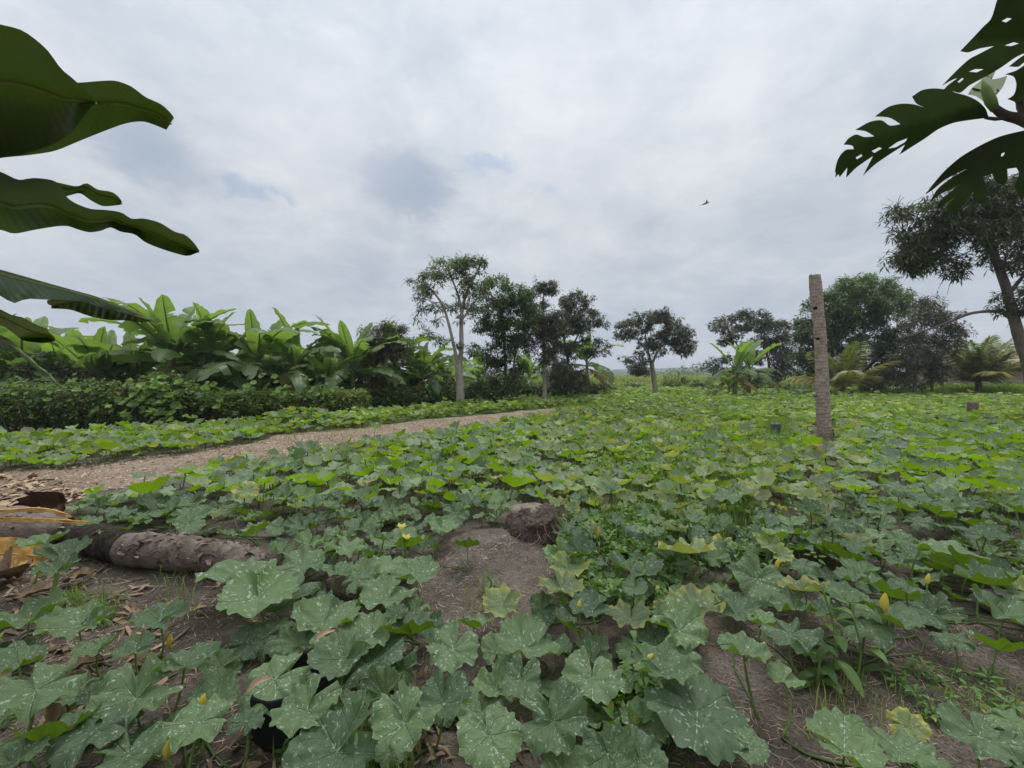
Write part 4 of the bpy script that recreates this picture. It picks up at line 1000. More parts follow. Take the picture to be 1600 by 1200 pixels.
for i, (px, d, h) in enumerate([(-160, 12, 1.7), (-90, 13.5, 1.9), (10, 14, 1.8), (70, 14.5, 1.7), (130, 14.2, 1.5), (185, 14.8, 1.6), (235, 14.6, 1.7), (290, 15, 1.8), (345, 15.4, 1.8), (385, 15.6, 1.8), (435, 15.6, 1.8), (485, 16.2, 1.7), (525, 17, 1.7), (565, 17.6, 1.9), (605, 18.5, 1.9), (645, 19.5, 1.9), (745, 24, 1.5), (825, 25, 1.5), (700, 21, 1.3)]):
    banana_plant((px - 800) / F * d, d, h * random.uniform(.55, .85), 'banana plant in the back row of the grove, half hidden by the plants in front', 200 + i, 'banana plants in the back row of the grove', nup=1, narch=8, nlow=6, ndead=1, sc=1.1)
banana_plant((918 - 800) / F * 22, 22, 1.9, 'lone banana plant with hanging leaf at the end of the line of trees', 301, 'banana plants standing alone', 2, 4, 5, 4, 1.15, 1)
banana_plant((1148 - 800) / F * 22.0, 22.0, 1.5, 'bright banana plant with raised pale leaf in front of the wide dark tree', 312, 'banana plants standing alone', 1, 1, 4, 3, 1.15, 3)
banana_plant((1170 - 800) / F * 22.6, 22.6, 1.6, 'broad leaved right stem of the bright clump in front of the wide dark tree', 318, 'banana plants standing alone', 2, 1, 4, 3, 1.1, 3)
banana_plant((1140 - 800) / F * 21.8, 21.8, 0.7, 'short drooping banana sucker at the foot of the bright clump', 319, 'banana plants standing alone', 0, 4, 3, 3, 0.7)

# ================================================================ hedge, vines, bushes
def cloud_leaves(name, label, cat, group, boxes, n, L, W, mat, mat_stem='bark_brown', tone=0.5, yel=0.08, part='foliage', nl=5, sag=0.4, tsd=0.22, stems=6, cheap=True, seed=1, lump=0.25):
    """boxes: list of (center xyz, half sizes xyz, weight) ellipsoid lumps"""
    rg = np.random.default_rng(seed); c0 = boxes[0][0]
    root = empty(name, (c0[0], c0[1], float(gz(c0[0], c0[1])))); tag(root, label, cat, group); off = np.array(root.location)
    wts = np.array([b[2] for b in boxes], float); wts /= wts.sum(); ptsl = []
    for b, w in zip(boxes, wts):
        m = int(n * w) + 1; u = rg.normal(0, 1, (m, 3)); u /= np.linalg.norm(u, axis=1)[:, None]
        u *= (rg.uniform(0.35, 1.0, m) ** 0.4)[:, None]
        k = 1 + lump * np.array([noise.noise(Vector((a[0] * 2.2 + b[0][0], a[1] * 2.2 + b[0][1], a[2] * 2.2))) for a in u])
        p = np.array(b[0]) + u * np.array(b[1]) * k[:, None]; ptsl.append(p)
    p = np.concatenate(ptsl); p = p[p[:, 2] > gz(p[:, 0], p[:, 1]) + 0.02] - off
    mb = MB(); rosettes(mb, p, nl, L, W, sag=sag, cheap=cheap, tone=tone, yel=yel, tsd=tsd); mb.build(part, M[mat], root)
    sm = MB()
    for b in boxes:
        for _ in range(stems):
            x = b[0][0] + rg.uniform(-.6, .6) * b[1][0]; y = b[0][1] + rg.uniform(-.6, .6) * b[1][1]; z0 = float(gz(x, y)) - 0.02; t = b[0][2] + b[1][2] * rg.uniform(0.1, 0.7)
            q = [Vector((x, y, z0)), Vector((x + rg.normal(0, .08), y + rg.normal(0, .08), (z0 + t) / 2)), Vector((x + rg.normal(0, .2), y + rg.normal(0, .2), t))]
            tube(sm, [v - Vector(off) for v in bez(q, 5)], [0.018, 0.016, 0.014, 0.011, 0.009, 0.006], 5, cap=False)
    if sm.n: sm.build('stem', M[mat_stem], root)
    return root
def along(p0, p1, n, hw, hh, zc, jz=0.1, seed=1):
    r_ = random.Random(seed); out = []
    for i in range(n):
        t = (i + 0.5) / n; x = lerp(p0[0], p1[0], t); y = lerp(p0[1], p1[1], t)
        out.append(((x + r_.uniform(-.1, .1), y + r_.uniform(-.1, .1), zc + r_.uniform(-jz, jz)), (hw * r_.uniform(.9, 1.2), 0.5 * r_.uniform(.9, 1.2), hh * r_.uniform(.85, 1.15)), 1))
    return out
def hl(px, d): return ((px - 800) / F * d, d)
HG = 'hedge sections in front of the banana grove'
cloud_leaves('hedge', 'dark left stretch of the hedge in front of the banana grove', 'hedge', HG, along(hl(-420, 7.9), hl(240, 9.8), 22, 0.42, 0.55, 0.55, 0.06, 2), 8500, 0.072, 0.042, 'hedge', tone=0.6, seed=2, stems=5)
cloud_leaves('hedge', 'yellowish middle stretch of the hedge from the vine mound to the sparse tree', 'hedge', HG, along(hl(285, 10.2), hl(570, 13.2), 13, 0.38, 0.38, 0.46, 0.05, 3), 4200, 0.10, 0.06, 'bush', tone=0.9, yel=0.16, seed=3, stems=7)
cloud_leaves('hedge', 'dark right stretch of the hedge behind the pale trunks', 'hedge', HG, along(hl(585, 14.4), hl(740, 18.0), 9, 0.45, 0.42, 0.42, 0.05, 4), 2300, 0.12, 0.07, 'hedge', tone=0.45, seed=4, stems=5)
cloud_leaves('hedge', 'low dark undergrowth strip beneath the trees left of the lone banana plant', 'hedge', HG, along(hl(745, 19.5), hl(945, 24), 12, 0.6, 0.5, 0.45, 0.1, 5), 2400, 0.16, 0.09, 'hedge', tone=0.35, seed=5, stems=5)
v0 = hl(255, 9.7)
cloud_leaves('vine_mound', 'taller mound of broad leaved vine growing over the hedge', 'vine', None, [((v0[0], v0[1], 0.8), (0.55, 0.4, 0.55), 3), ((v0[0] + 0.5, v0[1] + 0.1, 0.6), (0.4, 0.35, 0.4), 2), ((v0[0] - 0.6, v0[1] - 0.1, 0.7), (0.4, 0.35, 0.4), 1.5)], 420, 0.11, 0.10, 'hedge', tone=0.6, seed=6)
# broad vine leaves on the hedge
def vine(name, label, pts_, n, r, seed):
    rg = np.random.default_rng(seed); x0, y0 = pts_[0][0], pts_[0][1]; root = empty(name, (x0, y0, float(gz(x0, y0)))); tag(root, label, 'vine', 'vines climbing over the hedge'); mb = MB(); L = []
    cc = bez([Vector(p) for p in pts_], 30)
    for _ in range(n):
        p = cc[rg.integers(31)] + Vector((rg.normal(0, .28), rg.normal(0, .12) - 0.12, rg.normal(0, .14)))
        if p.z < float(gz(p.x, p.y)) + 0.05: continue
        nn = Vector((rg.normal(0, .35), -0.7 + rg.normal(0, .3), 1.0)); L.append((p.x, p.y, p.z, r * rg.uniform(0.6, 1.2), nn, rg.uniform(0, 6.28), int(rg.integers(0, 8))))
    stamp(mb, L, MIDT, False, root.location); mb.build('foliage', M['vine'], root)
    sm = MB(); tube(sm, [p - root.location for p in cc], 0.009, 5); sm.build('stem', M['stalk'], root)
vine('creeping_vine', 'bright round leaves creeping up the hedge below the tallest upright banana leaf', [(hl(190, 8.9)[0], 8.9, 0.25), (hl(225, 9.2)[0], 9.2, 0.7), (hl(262, 9.3)[0], 9.3, 0.95), (hl(275, 9.4)[0], 9.3, 0.5), (hl(262, 9.2)[0], 9.0, 0.15)], 75, 0.10, 1)
vine('creeping_vine', 'pale vine leaves along the top of the yellowish hedge', [(hl(300, 10.0)[0], 9.9, 0.65), (hl(380, 10.7)[0], 10.5, 0.8), (hl(470, 11.7)[0], 11.5, 0.78), (hl(540, 12.6)[0], 12.4, 0.85)], 120, 0.09, 2)
vine('creeping_vine', 'sparse vine leaves on the dark hedge at the left edge', [(hl(-60, 8.0)[0], 7.8, 0.8), (hl(60, 8.6)[0], 8.3, 0.95), (hl(150, 9.0)[0], 8.8, 0.9)], 45, 0.07, 3)
g0 = hl(130, 12.0)
cloud_leaves('shrub', 'dark brownish shrub filling the gap between banana plants at left', 'shrub', None, [((g0[0], 11.0, 1.15), (0.85, 0.5, 0.75), 2), ((g0[0] + 0.9, 11.2, 0.9), (0.6, 0.5, 0.6), 1)], 520, 0.11, 0.06, 'greytree', tone=0.3, yel=0.1, seed=8)
BG = 'bushes along the far edge of the field'
for (px, py, d, wpx, hpx, mat, lb, tn) in [
    (1055, 603, 38, 22, 16, 'bush', 'light green bush right of the dark round crowned tree', 0.7), (1092, 603, 36, 14, 11, 'bush', 'yellowish bush left of the bright banana clump', 0.5),
    (1245, 603, 30, 22, 15, 'bush', 'light green bush left of the bare palm trunk, far behind it', 0.7), (1268, 604, 32, 14, 10, 'bush', 'small bush partly behind the bare palm trunk', 0.55),
    (945, 610, 30, 20, 8, 'hedge', 'low dark bush at the foot of the lone banana plant', 0.4), (985, 606, 36, 16, 8, 'bush', 'low bush between the lone banana plant and the dark round crowned tree', 0.4),
    (1405, 606, 27, 34, 12, 'hedge', 'dark undergrowth beneath the domed tree', 0.3), (1485, 606, 27, 16, 12, 'bush', 'low yellow green bush left of the right palm', 0.5),
    (1560, 606, 30, 26, 14, 'hedge', 'dark green bush right of the right palm', 0.45), (1600, 604, 28, 22, 10, 'bush', 'light bush at the right edge', 0.6), (1110, 606, 30, 14, 9, 'hedge', 'low dark bush at the left foot of the bright banana clump', 0.4),
    (1200, 604, 33, 26, 9, 'bush', 'low bush right behind the bright banana clump', 0.45), (825, 604, 27, 22, 16, 'vine', 'bright green foliage seen between the trunks under the leafy trees', 0.9), (745, 600, 26, 16, 16, 'vine', 'bright green foliage right of the pale forked trunk', 0.9), (1660, 604, 30, 40, 20, 'hedge', 'dark bush beyond the right edge', 0.4)]:
    x = (px - 800) / F * d; w = wpx * d / F; h = hpx * d / F
    zt = H + (588 - (py - 2 * hpx)) * d / F
    big = [((x, d, h * 0.75), (w, w * 0.6, h), 3), ((x + w * .55, d + .2, h * 0.55), (w * .6, w * .5, h * .7), 1.4), ((x - w * .6, d - .2, h * 0.5), (w * .55, w * .45, h * .65), 1.2)]
    cloud_leaves('bush', lb, 'bush', BG, big, int(90 + w * h * 120), 0.010 * d * 0.75, 0.005 * d * 0.75, mat, tone=tn, seed=int(px), stems=3)

cloud_leaves('undergrowth', 'dark leaf mass added on the banana grove floor to darken its interior', 'undergrowth', None, along(hl(-330, 14.5), hl(330, 14.0), 22, 0.8, 0.8, 0.7, 0.15, 12) + along(hl(330, 14.8), hl(700, 19.5), 12, 0.8, 0.85, 0.7, 0.15, 13), 5200, 0.2, 0.11, 'hedge', tone=0.25, seed=33, stems=0)  # leaf mass added behind the hedge so the grove interior looks dark
# ---------------------------------------------------------------- palms
def frond(L, el, sag, seed, yel=0.2):
    r_ = random.Random(seed); mb = MB(); n = 18; st = L / n; a = el; P_ = [Vector((0, 0, 0))]
    for i in range(n): P_.append(P_[-1] + Vector((math.cos(a), 0, math.sin(a))) * st); a -= sag / n * (0.5 + i / n)
    tube(mb, P_, [lerp(0.035, 0.006, i / n) for i in range(n + 1)], 5, tint=(0.9, yel, 0))
    C = []; D = []; NN = []; LL = []; TT = []
    for i in range(3, n * 3):
        u = i / (n * 3); k = min(int(u * n), n - 1); p = P_[k].lerp(P_[k + 1], u * n - k); t = (P_[k + 1] - P_[k]).normalized()
        for s in (-1, 1):
            ll = L * 0.36 * math.sin(math.pi * (0.12 + 0.80 * u)) ** 0.7
            dv = (t * (0.55 + 0.5 * u) + Vector((0, s, 0)) * 0.8 + Vector((0, 0, 0.12 - 0.3 * r_.random()))).normalized()
            C.append(tuple(p)); D.append(tuple(dv)); NN.append((0, 0, 1)); LL.append(ll); TT.append((r_.uniform(.2, .8), min(1, yel * r_.uniform(.3, 1.8)), 0))
    leaf_cards(mb, np.array(C), np.array(D), np.array(NN) + rng.normal(0, .2, (len(C), 3)), np.array(LL), np.full(len(C), 0.07), np.array(TT), droop=0.35)
    return mb
FR = {}
def palm(px, d, hst, L, n, label, seed, els=(28, 86), yels=(0.0, 0.5), rst=0.16):
    x = (px - 800) / F * d; root = empty('coconut_palm', (x, d, float(gz(x, d)))); tag(root, label, 'palm', 'young coconut palms'); r_ = random.Random(seed)
    mb = MB(); c = bez([(0, 0, -0.05), (0.03, 0, hst * .5), (0.02, 0, hst)], 16)
    tube(mb, c, [rst * (1.15 - 0.3 * i / 16) * (1.1 if i % 2 else 0.92) for i in range(17)], 10, rough=0.15, freq=8); mb.build('trunk', M['bark_grey'], root)
    for k in range(n):
        u = k / (n - 1); el = lerp(els[1], els[0], u) + r_.uniform(-6, 6); y = lerp(yels[0], yels[1], u ** 2)
        key = (round(el / 12), round(y, 1))
        if key not in FR: FR[key] = frond(1.0 * L, R(el), 0.35 + 0.4 * u, seed * 50 + k, y).mesh('palm_frond', M['coco'])
        put(bpy.data.objects.new('frond', FR[key]), root, Matrix.Translation((0.02, 0, hst)) @ Matrix.Rotation(k * 2.4 + r_.uniform(-.2, .2), 4, 'Z') @ Matrix.Rotation(r_.uniform(-.3, .3), 4, 'X'))
    return root
palm(1529, 24.0, 0.8, 2.7, 22, 'young coconut palm with yellowing lower fronds near the right edge', 4)
palm(1318, 23.5, 0.5, 1.9, 10, 'young coconut palm behind the bare palm trunk, partly hidden by the domed tree', 9, els=(22, 80), rst=0.30)
# ---------------------------------------------------------------- shed roof behind the right palm
def build_shed():
    d = 42.0; x0 = (1478 - 800) / F * d; x1 = (1640 - 800) / F * d; root = empty('shed', ((x0 + x1) / 2, d + 2.5, 0)); tag(root, 'low shed with faded tan roof, mostly hidden behind the right palm', 'shed'); w = (x1 - x0) / 2
    ze = H + (588 - 566) * d / F; zr = H + (588 - 549) * (d + 2.5) / F
    mb = MB()
    for sx in (-1, 1):
        mb.add([(sx * (w - 0.3), -2.2, 0), (sx * (w - 0.3), 2.2, 0), (sx * (w - 0.3), 2.2, ze), (sx * (w - 0.3), 0, zr - 0.15), (sx * (w - 0.3), -2.2, ze)], [(0, 1, 2), (0, 2, 4), (4, 2, 3)])
    for sy in (-1, 1): mb.add([(-w + .3, sy * 2.2, 0), (w - .3, sy * 2.2, 0), (w - .3, sy * 2.2, ze), (-w + .3, sy * 2.2, ze)], quads=[(0, 1, 2, 3)])
    mb.build('wall', noise_material('weathered_board', [(0.20, 0.15, 0.11), (0.27, 0.21, 0.16)], 3, 0.9), root, False)
    mb = MB(); n = 60
    V = []
    for i in range(n + 1):
        x = lerp(-w, w, i / n); zc = 0.03 * (i % 2)
        V += [(x, -2.9, ze - 0.25 + zc), (x, 0, zr + zc), (x, 2.9, ze - 0.25 + zc)]
    mb.add(V, quads=[(i * 3 + j, (i + 1) * 3 + j, (i + 1) * 3 + j + 1, i * 3 + j + 1) for i in range(n) for j in range(2)])
    mb.build('roof', noise_material('faded_tin', [(0.40, 0.30, 0.19), (0.30, 0.23, 0.15)], 2, 0.8), root, False)
build_shed()
# ---------------------------------------------------------------- far crop and grasses
def blades(mb, p, h, w, tone=(0.2, 0.8), yel=0.1, lean=0.3):
    n = len(p); a = rng.uniform(0, 6.283, n); hh = h * rng.uniform(0.5, 1.3, n); d = np.stack([np.cos(a), np.sin(a), a * 0], 1); s = np.stack([-np.sin(a), np.cos(a), a * 0], 1) * (w / 2)
    l = rng.uniform(0, lean * 2, n)[:, None]; up = np.array([0, 0, 1.0]); hh = hh[:, None]
    V = np.stack([p - s, p + s, p + s * .7 + up * hh * .6 + d * hh * l * .35, p - s * .7 + up * hh * .6 + d * hh * l * .35, p + up * hh * (1 - 0.3 * l) + d * hh * l], 1)
    b = np.arange(n)[:, None] * 5; t = rng.uniform(*tone, n); y = (rng.uniform(0, 1, n) < yel) * rng.uniform(.3, 1, n)
    mb.add(V.reshape(-1, 3), b + np.array([[3, 2, 4]]), b + np.array([[0, 1, 2, 3]]), None, np.repeat(np.stack([t, y, t * 0], 1), 5, 0))
def area(n, x0, x1, y0, y1): x = rng.uniform(x0, x1, n); y = rng.uniform(y0, y1, n); return np.stack([x, y, gz(x, y)], 1)
mb = MB()
p = scatter_px(14000, [(880, 700), (960, 650), (1120, 655), (1262, 665), (1262, 700), (1240, 760), (1100, 790), (960, 745)]); blades(mb, p, 0.24, 0.008, yel=0.05)
p = scatter_px(9000, [(820, 660), (930, 618), (1100, 618), (1270, 625), (1262, 670), (1000, 660)]); blades(mb, p, 0.24, 0.012, yel=0.08)
p = scatter_px(3500, [(850, 655), (930, 608), (1000, 604), (1060, 604), (1100, 625), (960, 640)]); blades(mb, p, 0.28, 0.02, yel=0.1)
p = scatter_px(2500, [(420, 672), (560, 662), (700, 648), (560, 690), (450, 705)]); blades(mb, p[:500], 0.15, 0.006, yel=0.5)
p = scatter_px(1500, [(980, 760), (1230, 760), (1100, 900), (900, 880)]); blades(mb, p, 0.2, 0.006, yel=0.06)
tag(mb.build('grass', M['grass']), kind='stuff')
mb = MB(); p = area(9000, 9.5, 16, 22.5, 27); p[:, 0] += 17; blades(mb, p, 0.65, 0.03, (0.4, 0.9), 0.05)
tag(mb.build('tall_grass', M['grass']), kind='stuff')
mb = MB(); p = area(26000, -6, 34, 56, 78); blades(mb, p, 1.1, 0.10, (0.3, 0.8), 0.55)
p = area(14000, -16, 80, 78, 140); blades(mb, p, 1.5, 0.3, (0.3, 0.8), 0.6)
tag(mb.build('far_crop', M['grass']), kind='stuff')
# distant line of low trees beyond the field
mb = MB(); n = 5200
x = rng.uniform(-90, 260, n); y = rng.uniform(150, 175, n); hgt = 2.6 + 1.6 * np.sin(x * 0.11) + 1.2 * np.sin(x * 0.37 + 1) + 0.8 * np.sin(x * 1.1)
z = rng.uniform(0, 1, n) ** 0.7 * np.maximum(hgt, 0.8)
rosettes(mb, np.stack([x, y, z], 1), 5, 1.1, 0.6, sag=0.3, cheap=True, tone=0.4)
tag(mb.build('far_trees', M['hedge']), 'low line of trees far beyond the field', 'treeline', kind='stuff')
# ================================================================ bare palm trunk
def ring_bark(name):
    m, t, out = newmat(name); uv = N(t, 'ShaderNodeUVMap', uv_map='uv'); s = N(t, 'ShaderNodeSeparateXYZ'); t.links.new(uv.outputs[0], s.inputs[0])
    tc = N(t, 'ShaderNodeTexCoord'); n = noi(t, tc.outputs['Object'], 9, 5, .7); n2 = noi(t, tc.outputs['Object'], 40, 5, .7)
    ph = mth(t, 'ADD', mth(t, 'MULTIPLY', s.outputs[1], 15.0), mth(t, 'MULTIPLY', n, 3.2)); f = mth(t, 'FRACT', ph)
    line = smooth(t, f, 0.02, 0.3, 1.0, 0.0)
    c = mixc(t, smooth(t, n, .35, .65), (0.47, 0.37, 0.31), (0.32, 0.25, 0.21)); c = mixc(t, smooth(t, n2, .5, .7), c, (0.52, 0.44, 0.385)); c = mixc(t, mth(t, 'MULTIPLY', line, smooth(t, n, .3, .6, .35, .9)), c, (0.12, 0.085, 0.07))
    b = principled(t, .9, .1); t.links.new(c, b.inputs['Base Color']); bump(t, mth(t, 'ADD', mth(t, 'MULTIPLY', f, .7), mth(t, 'MULTIPLY', n2, .5)), .8, .02, b); t.links.new(b.outputs[0], out.inputs[0]); return m
M['ring'] = ring_bark('ringed_palm_bark')
d = 8.1; b = P(1289, 684, d); root = empty('palm_trunk', (b.x, b.y, float(gz(b.x, b.y)))); tag(root, 'bare ringed palm trunk without a crown standing upright in the field', 'palm trunk')
c = bez([P(1290, 690, d), P(1286, 640, d), P(1284, 580, d), P(1281, 520, d), P(1277, 480, d), P(1273, 430, d)], 150)
mb = MB(); rr = []
for i in range(151):
    u = i / 150; r = lerp(9.7, 7.7, u) * (1 + .05 * math.sin(u * 9) + .03 * math.sin(u * 23)) * d / F; ph = (u * 48) % 1; rr.append(r * (1 + 0.05 * (ph - 0.5)) * (1 + 0.12 * max(0, 1 - u * 14)))
tube(mb, [p - root.location for p in c], rr, 24, rough=0.06, freq=7)
for v in mb.V: v[-1] += np.array((0.01, 0, -0.012))
tr = mb.build('trunk', M['ring'], root)
mb = MB()
for (px, py, s) in ((1275, 481, 2.0), (1279, 529, 1.9)):
    p = P(px, py, d - 0.135) - root.location; tube(mb, [p + Vector((0, 0.05, 0)), p, p + Vector((0, -0.012, 0))], [s * d / F, s * d / F * 1.1, s * d / F * .6], 10, rough=.2)
    mb.build('knot', M['black_plastic'], tr); mb = MB()
p = P(1274, 618, d - 0.1) - root.location; strips(mb, np.array([tuple(p + Vector((random.uniform(-.05, .03), random.uniform(-.03, 0), random.uniform(-.05, .05)))) for _ in range(14)]), .06, .03, (.6, 1.2), 0, .5, 1.0)
mb.build('husk', M['dry'], tr)
mb = MB(); p = P(1273, 430, d) - root.location
for _ in range(26):
    a = random.uniform(0, 6.28); r_ = .10 * random.uniform(.3, 1.0); q = p + Vector((math.cos(a) * r_, math.sin(a) * r_, -.02)); tube(mb, [q, q + Vector((random.uniform(-.006, .006), 0, random.uniform(.02, .05)))], [.010, .003], 4, tint=(random.uniform(.1, .8), 0, 0))
mb.build('splintered_top', M['bark_pale'], tr)
mb = MB(); p = P(1300, 678, d - 0.05) - root.location; tube(mb, bez([p + Vector((-.05, 0, .10)), p + Vector((0.0, 0, .07)), p + Vector((.03, 0, -.06))], 6), [.004, .02, .03, .032, .03, .025, .015], 8, rough=.2); mb.build('root_stub', M['bark_brown'], tr)

# short broken stump in the far right of the field
d = 11.5; b = P(1519, 648, d); M['stump_grey'] = noise_material('weathered_stump', [(0.22, 0.18, 0.15), (0.12, 0.09, 0.08)], 14, .9, .1, .8, .02); mb = MB(); rt = empty('short_stump', (b.x, d, float(gz(b.x, d)))); tag(rt, 'short grey stump standing in the leaves below the right palm', 'stump')
tube(mb, bez([(0, 0, -.05), (0.0, 0, .2), (0.01, 0, .5)], 8), [.14, .125, .115, .11, .108, .11, .12, .125, .12], 14, rough=.2, freq=9); mb.build('trunk', M['stump_grey'], rt)

# ================================================================ stump in front
def build_stump():
    g = G(835, 852); cx, cy = g.x, g.y + 0.2; z0 = float(gz(cx, cy)); root = empty('tree_stump', (cx, cy, z0)); tag(root, 'dark rotten palm stump with cut tan top in the middle of the field', 'stump')
    rad = 38 * cy / F; top = H - (794 - 588) * (cy) / F - z0
    def lump(u, v):
        a = 2 * math.pi * u; r = rad * (1.0 + 0.13 * math.sin(a * 2 + 1) + 0.08 * math.sin(a * 5))
        prof = [(1.12, 0.0), (1.06, .18), (1.02, .42), (.98, .62), (.88, .8), (.72, .93), (.5, 1.0)]
        return a, r, prof
    mb = MB(); nu, nv = 90, 36; V = []; UV = []
    prof = bez([Vector((x, 0, z)) for x, z in [(1.15, -.15), (1.08, .1), (1.03, .35), (.98, .6), (.87, .82), (.70, .95), (.45, 1.0)]], nv - 1)
    for j in range(nv):
        for i in range(nu):
            a = 2 * math.pi * i / nu; r = rad * prof[j].x * (1.0 + 0.10 * math.sin(a * 2 + 1) + 0.05 * math.sin(a * 5)); z = top * prof[j].z
            p = Vector((math.cos(a) * r, math.sin(a) * r, z)); nn = noise.noise(p * 9) * .045 + noise.noise(p * 26) * .022 + noise.noise(p * 60) * .006
            # notch cut out of the top facing the viewer
            if z > top * .62 and math.sin(a) < 0.1: p.z -= 0.055 * max(0, math.cos((a - 4.9) * 1.6)) * (z / top - .62) / .38
            V.append(tuple(p * (1 + nn * 3)))
    V.append((0, 0, top * 1.0)); Q = [(j * nu + i, j * nu + (i + 1) % nu, (j + 1) * nu + (i + 1) % nu, (j + 1) * nu + i) for j in range(nv - 1) for i in range(nu)]
    T = [((nv - 1) * nu + i, (nv - 1) * nu + (i + 1) % nu, nv * nu) for i in range(nu)]
    mb.add(V, T, Q, tint=(0.5, 0, 0))
    body = mb.build('stump_body', noise_material('rotten_fibre', [(0.05, 0.037, 0.03), (0.11, 0.082, 0.066), (0.22, 0.17, 0.14)], 26, .95, .1, 1.0, .02, bscale=70), root)
    mb = MB(); V = []; n = 40
    for k, s in enumerate((0.02, .35, .7, 1.0)):
        for i in range(n):
            a = 2 * math.pi * i / n; r = rad * .74 * s * (1 + .16 * math.sin(a * 2 + .6) + .07 * math.sin(a * 7)); y = math.sin(a) * r * .75 + rad * .22
            V.append((math.cos(a) * r - rad * .12, y, top * 1.03 + .012 * (1 - s) - 0.02 * s * s + .004 * math.sin(9 * a)))
    for i in range(n):
        x, y, z = V[3 * n + i]; V.append((x * 1.01, y * 1.01, z - .05))
    mb.add(V, quads=[(k * n + i, k * n + (i + 1) % n, (k + 1) * n + (i + 1) % n, (k + 1) * n + i) for k in range(4) for i in range(n)])
    mb.build('cut_top', noise_material('cut_palm_wood', [(0.27, 0.225, 0.18), (0.20, 0.16, 0.13), (0.12, 0.09, 0.07)], 9, .9, .1, .6, .008, bscale=90), root)
    for k in range(26):
        a = random.uniform(-2.2, .5) if k < 36 else random.uniform(0, 6.28); r0 = rad * .95; mb = MB() if k == 0 else mb
        z1 = random.uniform(.25, .6) * top
        tube(mb, bez([(math.cos(a) * r0, math.sin(a) * r0, z1), (math.cos(a) * r0 * 1.18, math.sin(a) * r0 * 1.18, z1 * .6), (math.cos(a + random.uniform(-.4, .4)) * r0 * random.uniform(1.1, 1.5), math.sin(a + .1) * r0 * random.uniform(1.1, 1.45), 0.0)], 4), .0022, 4, cap=False, tint=(random.uniform(.2, 1), 0, 0))
    mb.build('roots', M['straw'], root)
build_stump()

# ================================================================ fallen trunks
def log(name, label, pts_, rads, mat, seg=40, n=90, rough=.11, group='pieces of fallen trunk', chips=0, fr=9, cutmat=None):
    pp = [Vector(p) for p in pts_]; root = empty(name, pp[0]); root.location.z = float(gz(pp[0].x, pp[0].y)); tag(root, label, 'log', group)
    c = bez(pp, n); rr = [float(np.interp(i / n, np.linspace(0, 1, len(rads)), rads)) for i in range(n + 1)]
    rr = [r * (1 + 0.05 * math.sin(i * 1.1) * math.sin(i * .37)) for i, r in enumerate(rr)]
    mb = MB(); tube(mb, [p - root.location for p in c], rr, seg, rough=rough, freq=fr)
    if chips:
        q = []
        for _ in range(chips):
            i = random.randrange(4, n - 4); a = random.uniform(.2, 2.6); t = (c[i + 1] - c[i - 1]).normalized(); s = t.cross(Vector((0, 0, 1))).normalized(); u = s.cross(t)
            q.append(tuple(c[i] + (s * math.cos(a) + u * math.sin(a)) * rr[i] * 1.03 - root.location))
        strips(mb, np.array(q), .05, .02, (.3, 1.1), 0, .4, .3)
    mb.build('log_body', mat, root)
    return root
logbark = noise_material('fallen_trunk_bark', [(0.12, 0.09, 0.07), (0.22, 0.175, 0.145), (0.04, 0.028, 0.023)], 13, .92, .12, 1.0, .03, (1, 1, 1), bscale=22)
palebark = noise_material('pale_fibrous_trunk', [(0.30, 0.25, 0.21), (0.20, 0.155, 0.13), (0.11, 0.08, 0.065)], 6, .9, .12, .9, .02, (1, 4, 4), bscale=30)
def gp(px, py, h): p = G(px, py, h); return p
log('fallen_trunk', 'broken brown palm trunk lying on the soil, its right end under pale squash leaves', [gp(196, 858, .10), gp(250, 862, .10), gp(300, 866, .10), gp(350, 872, .095), gp(405, 883, .08), gp(432, 888, .06)], [.095, .098, .095, .09, .078, .05], logbark, chips=70)
log('fallen_trunk', 'dark piece of trunk in the middle, between the pale and the brown pieces', [gp(112, 838, .10), gp(150, 845, .11), gp(200, 856, .10)], [.06, .10, .09], noise_material('dark_trunk', [(0.022, 0.017, 0.014), (0.045, 0.034, 0.028), (0.08, 0.06, 0.045)], 9, .9, .1, .9, .02), chips=10)  # near-black brown colour, far darker than the neighbouring pieces
log('fallen_trunk', 'pale fibrous trunk piece cut by the left edge, under the ochre leaf stalks', [gp(-160, 820, .11), gp(-60, 822, .12), gp(20, 826, .12), gp(70, 826, .115), gp(104, 826, .07)], [.15, .15, .15, .13, .06], palebark, chips=40)
log('bark_piece', 'broken reddish piece of bark on the soil right of the fallen trunk', [gp(515, 912, .02), gp(540, 918, .04), gp(575, 936, .02)], [.03, .055, .03], logbark, 16, 24, .4, 'pieces of fallen trunk', 0, 20)
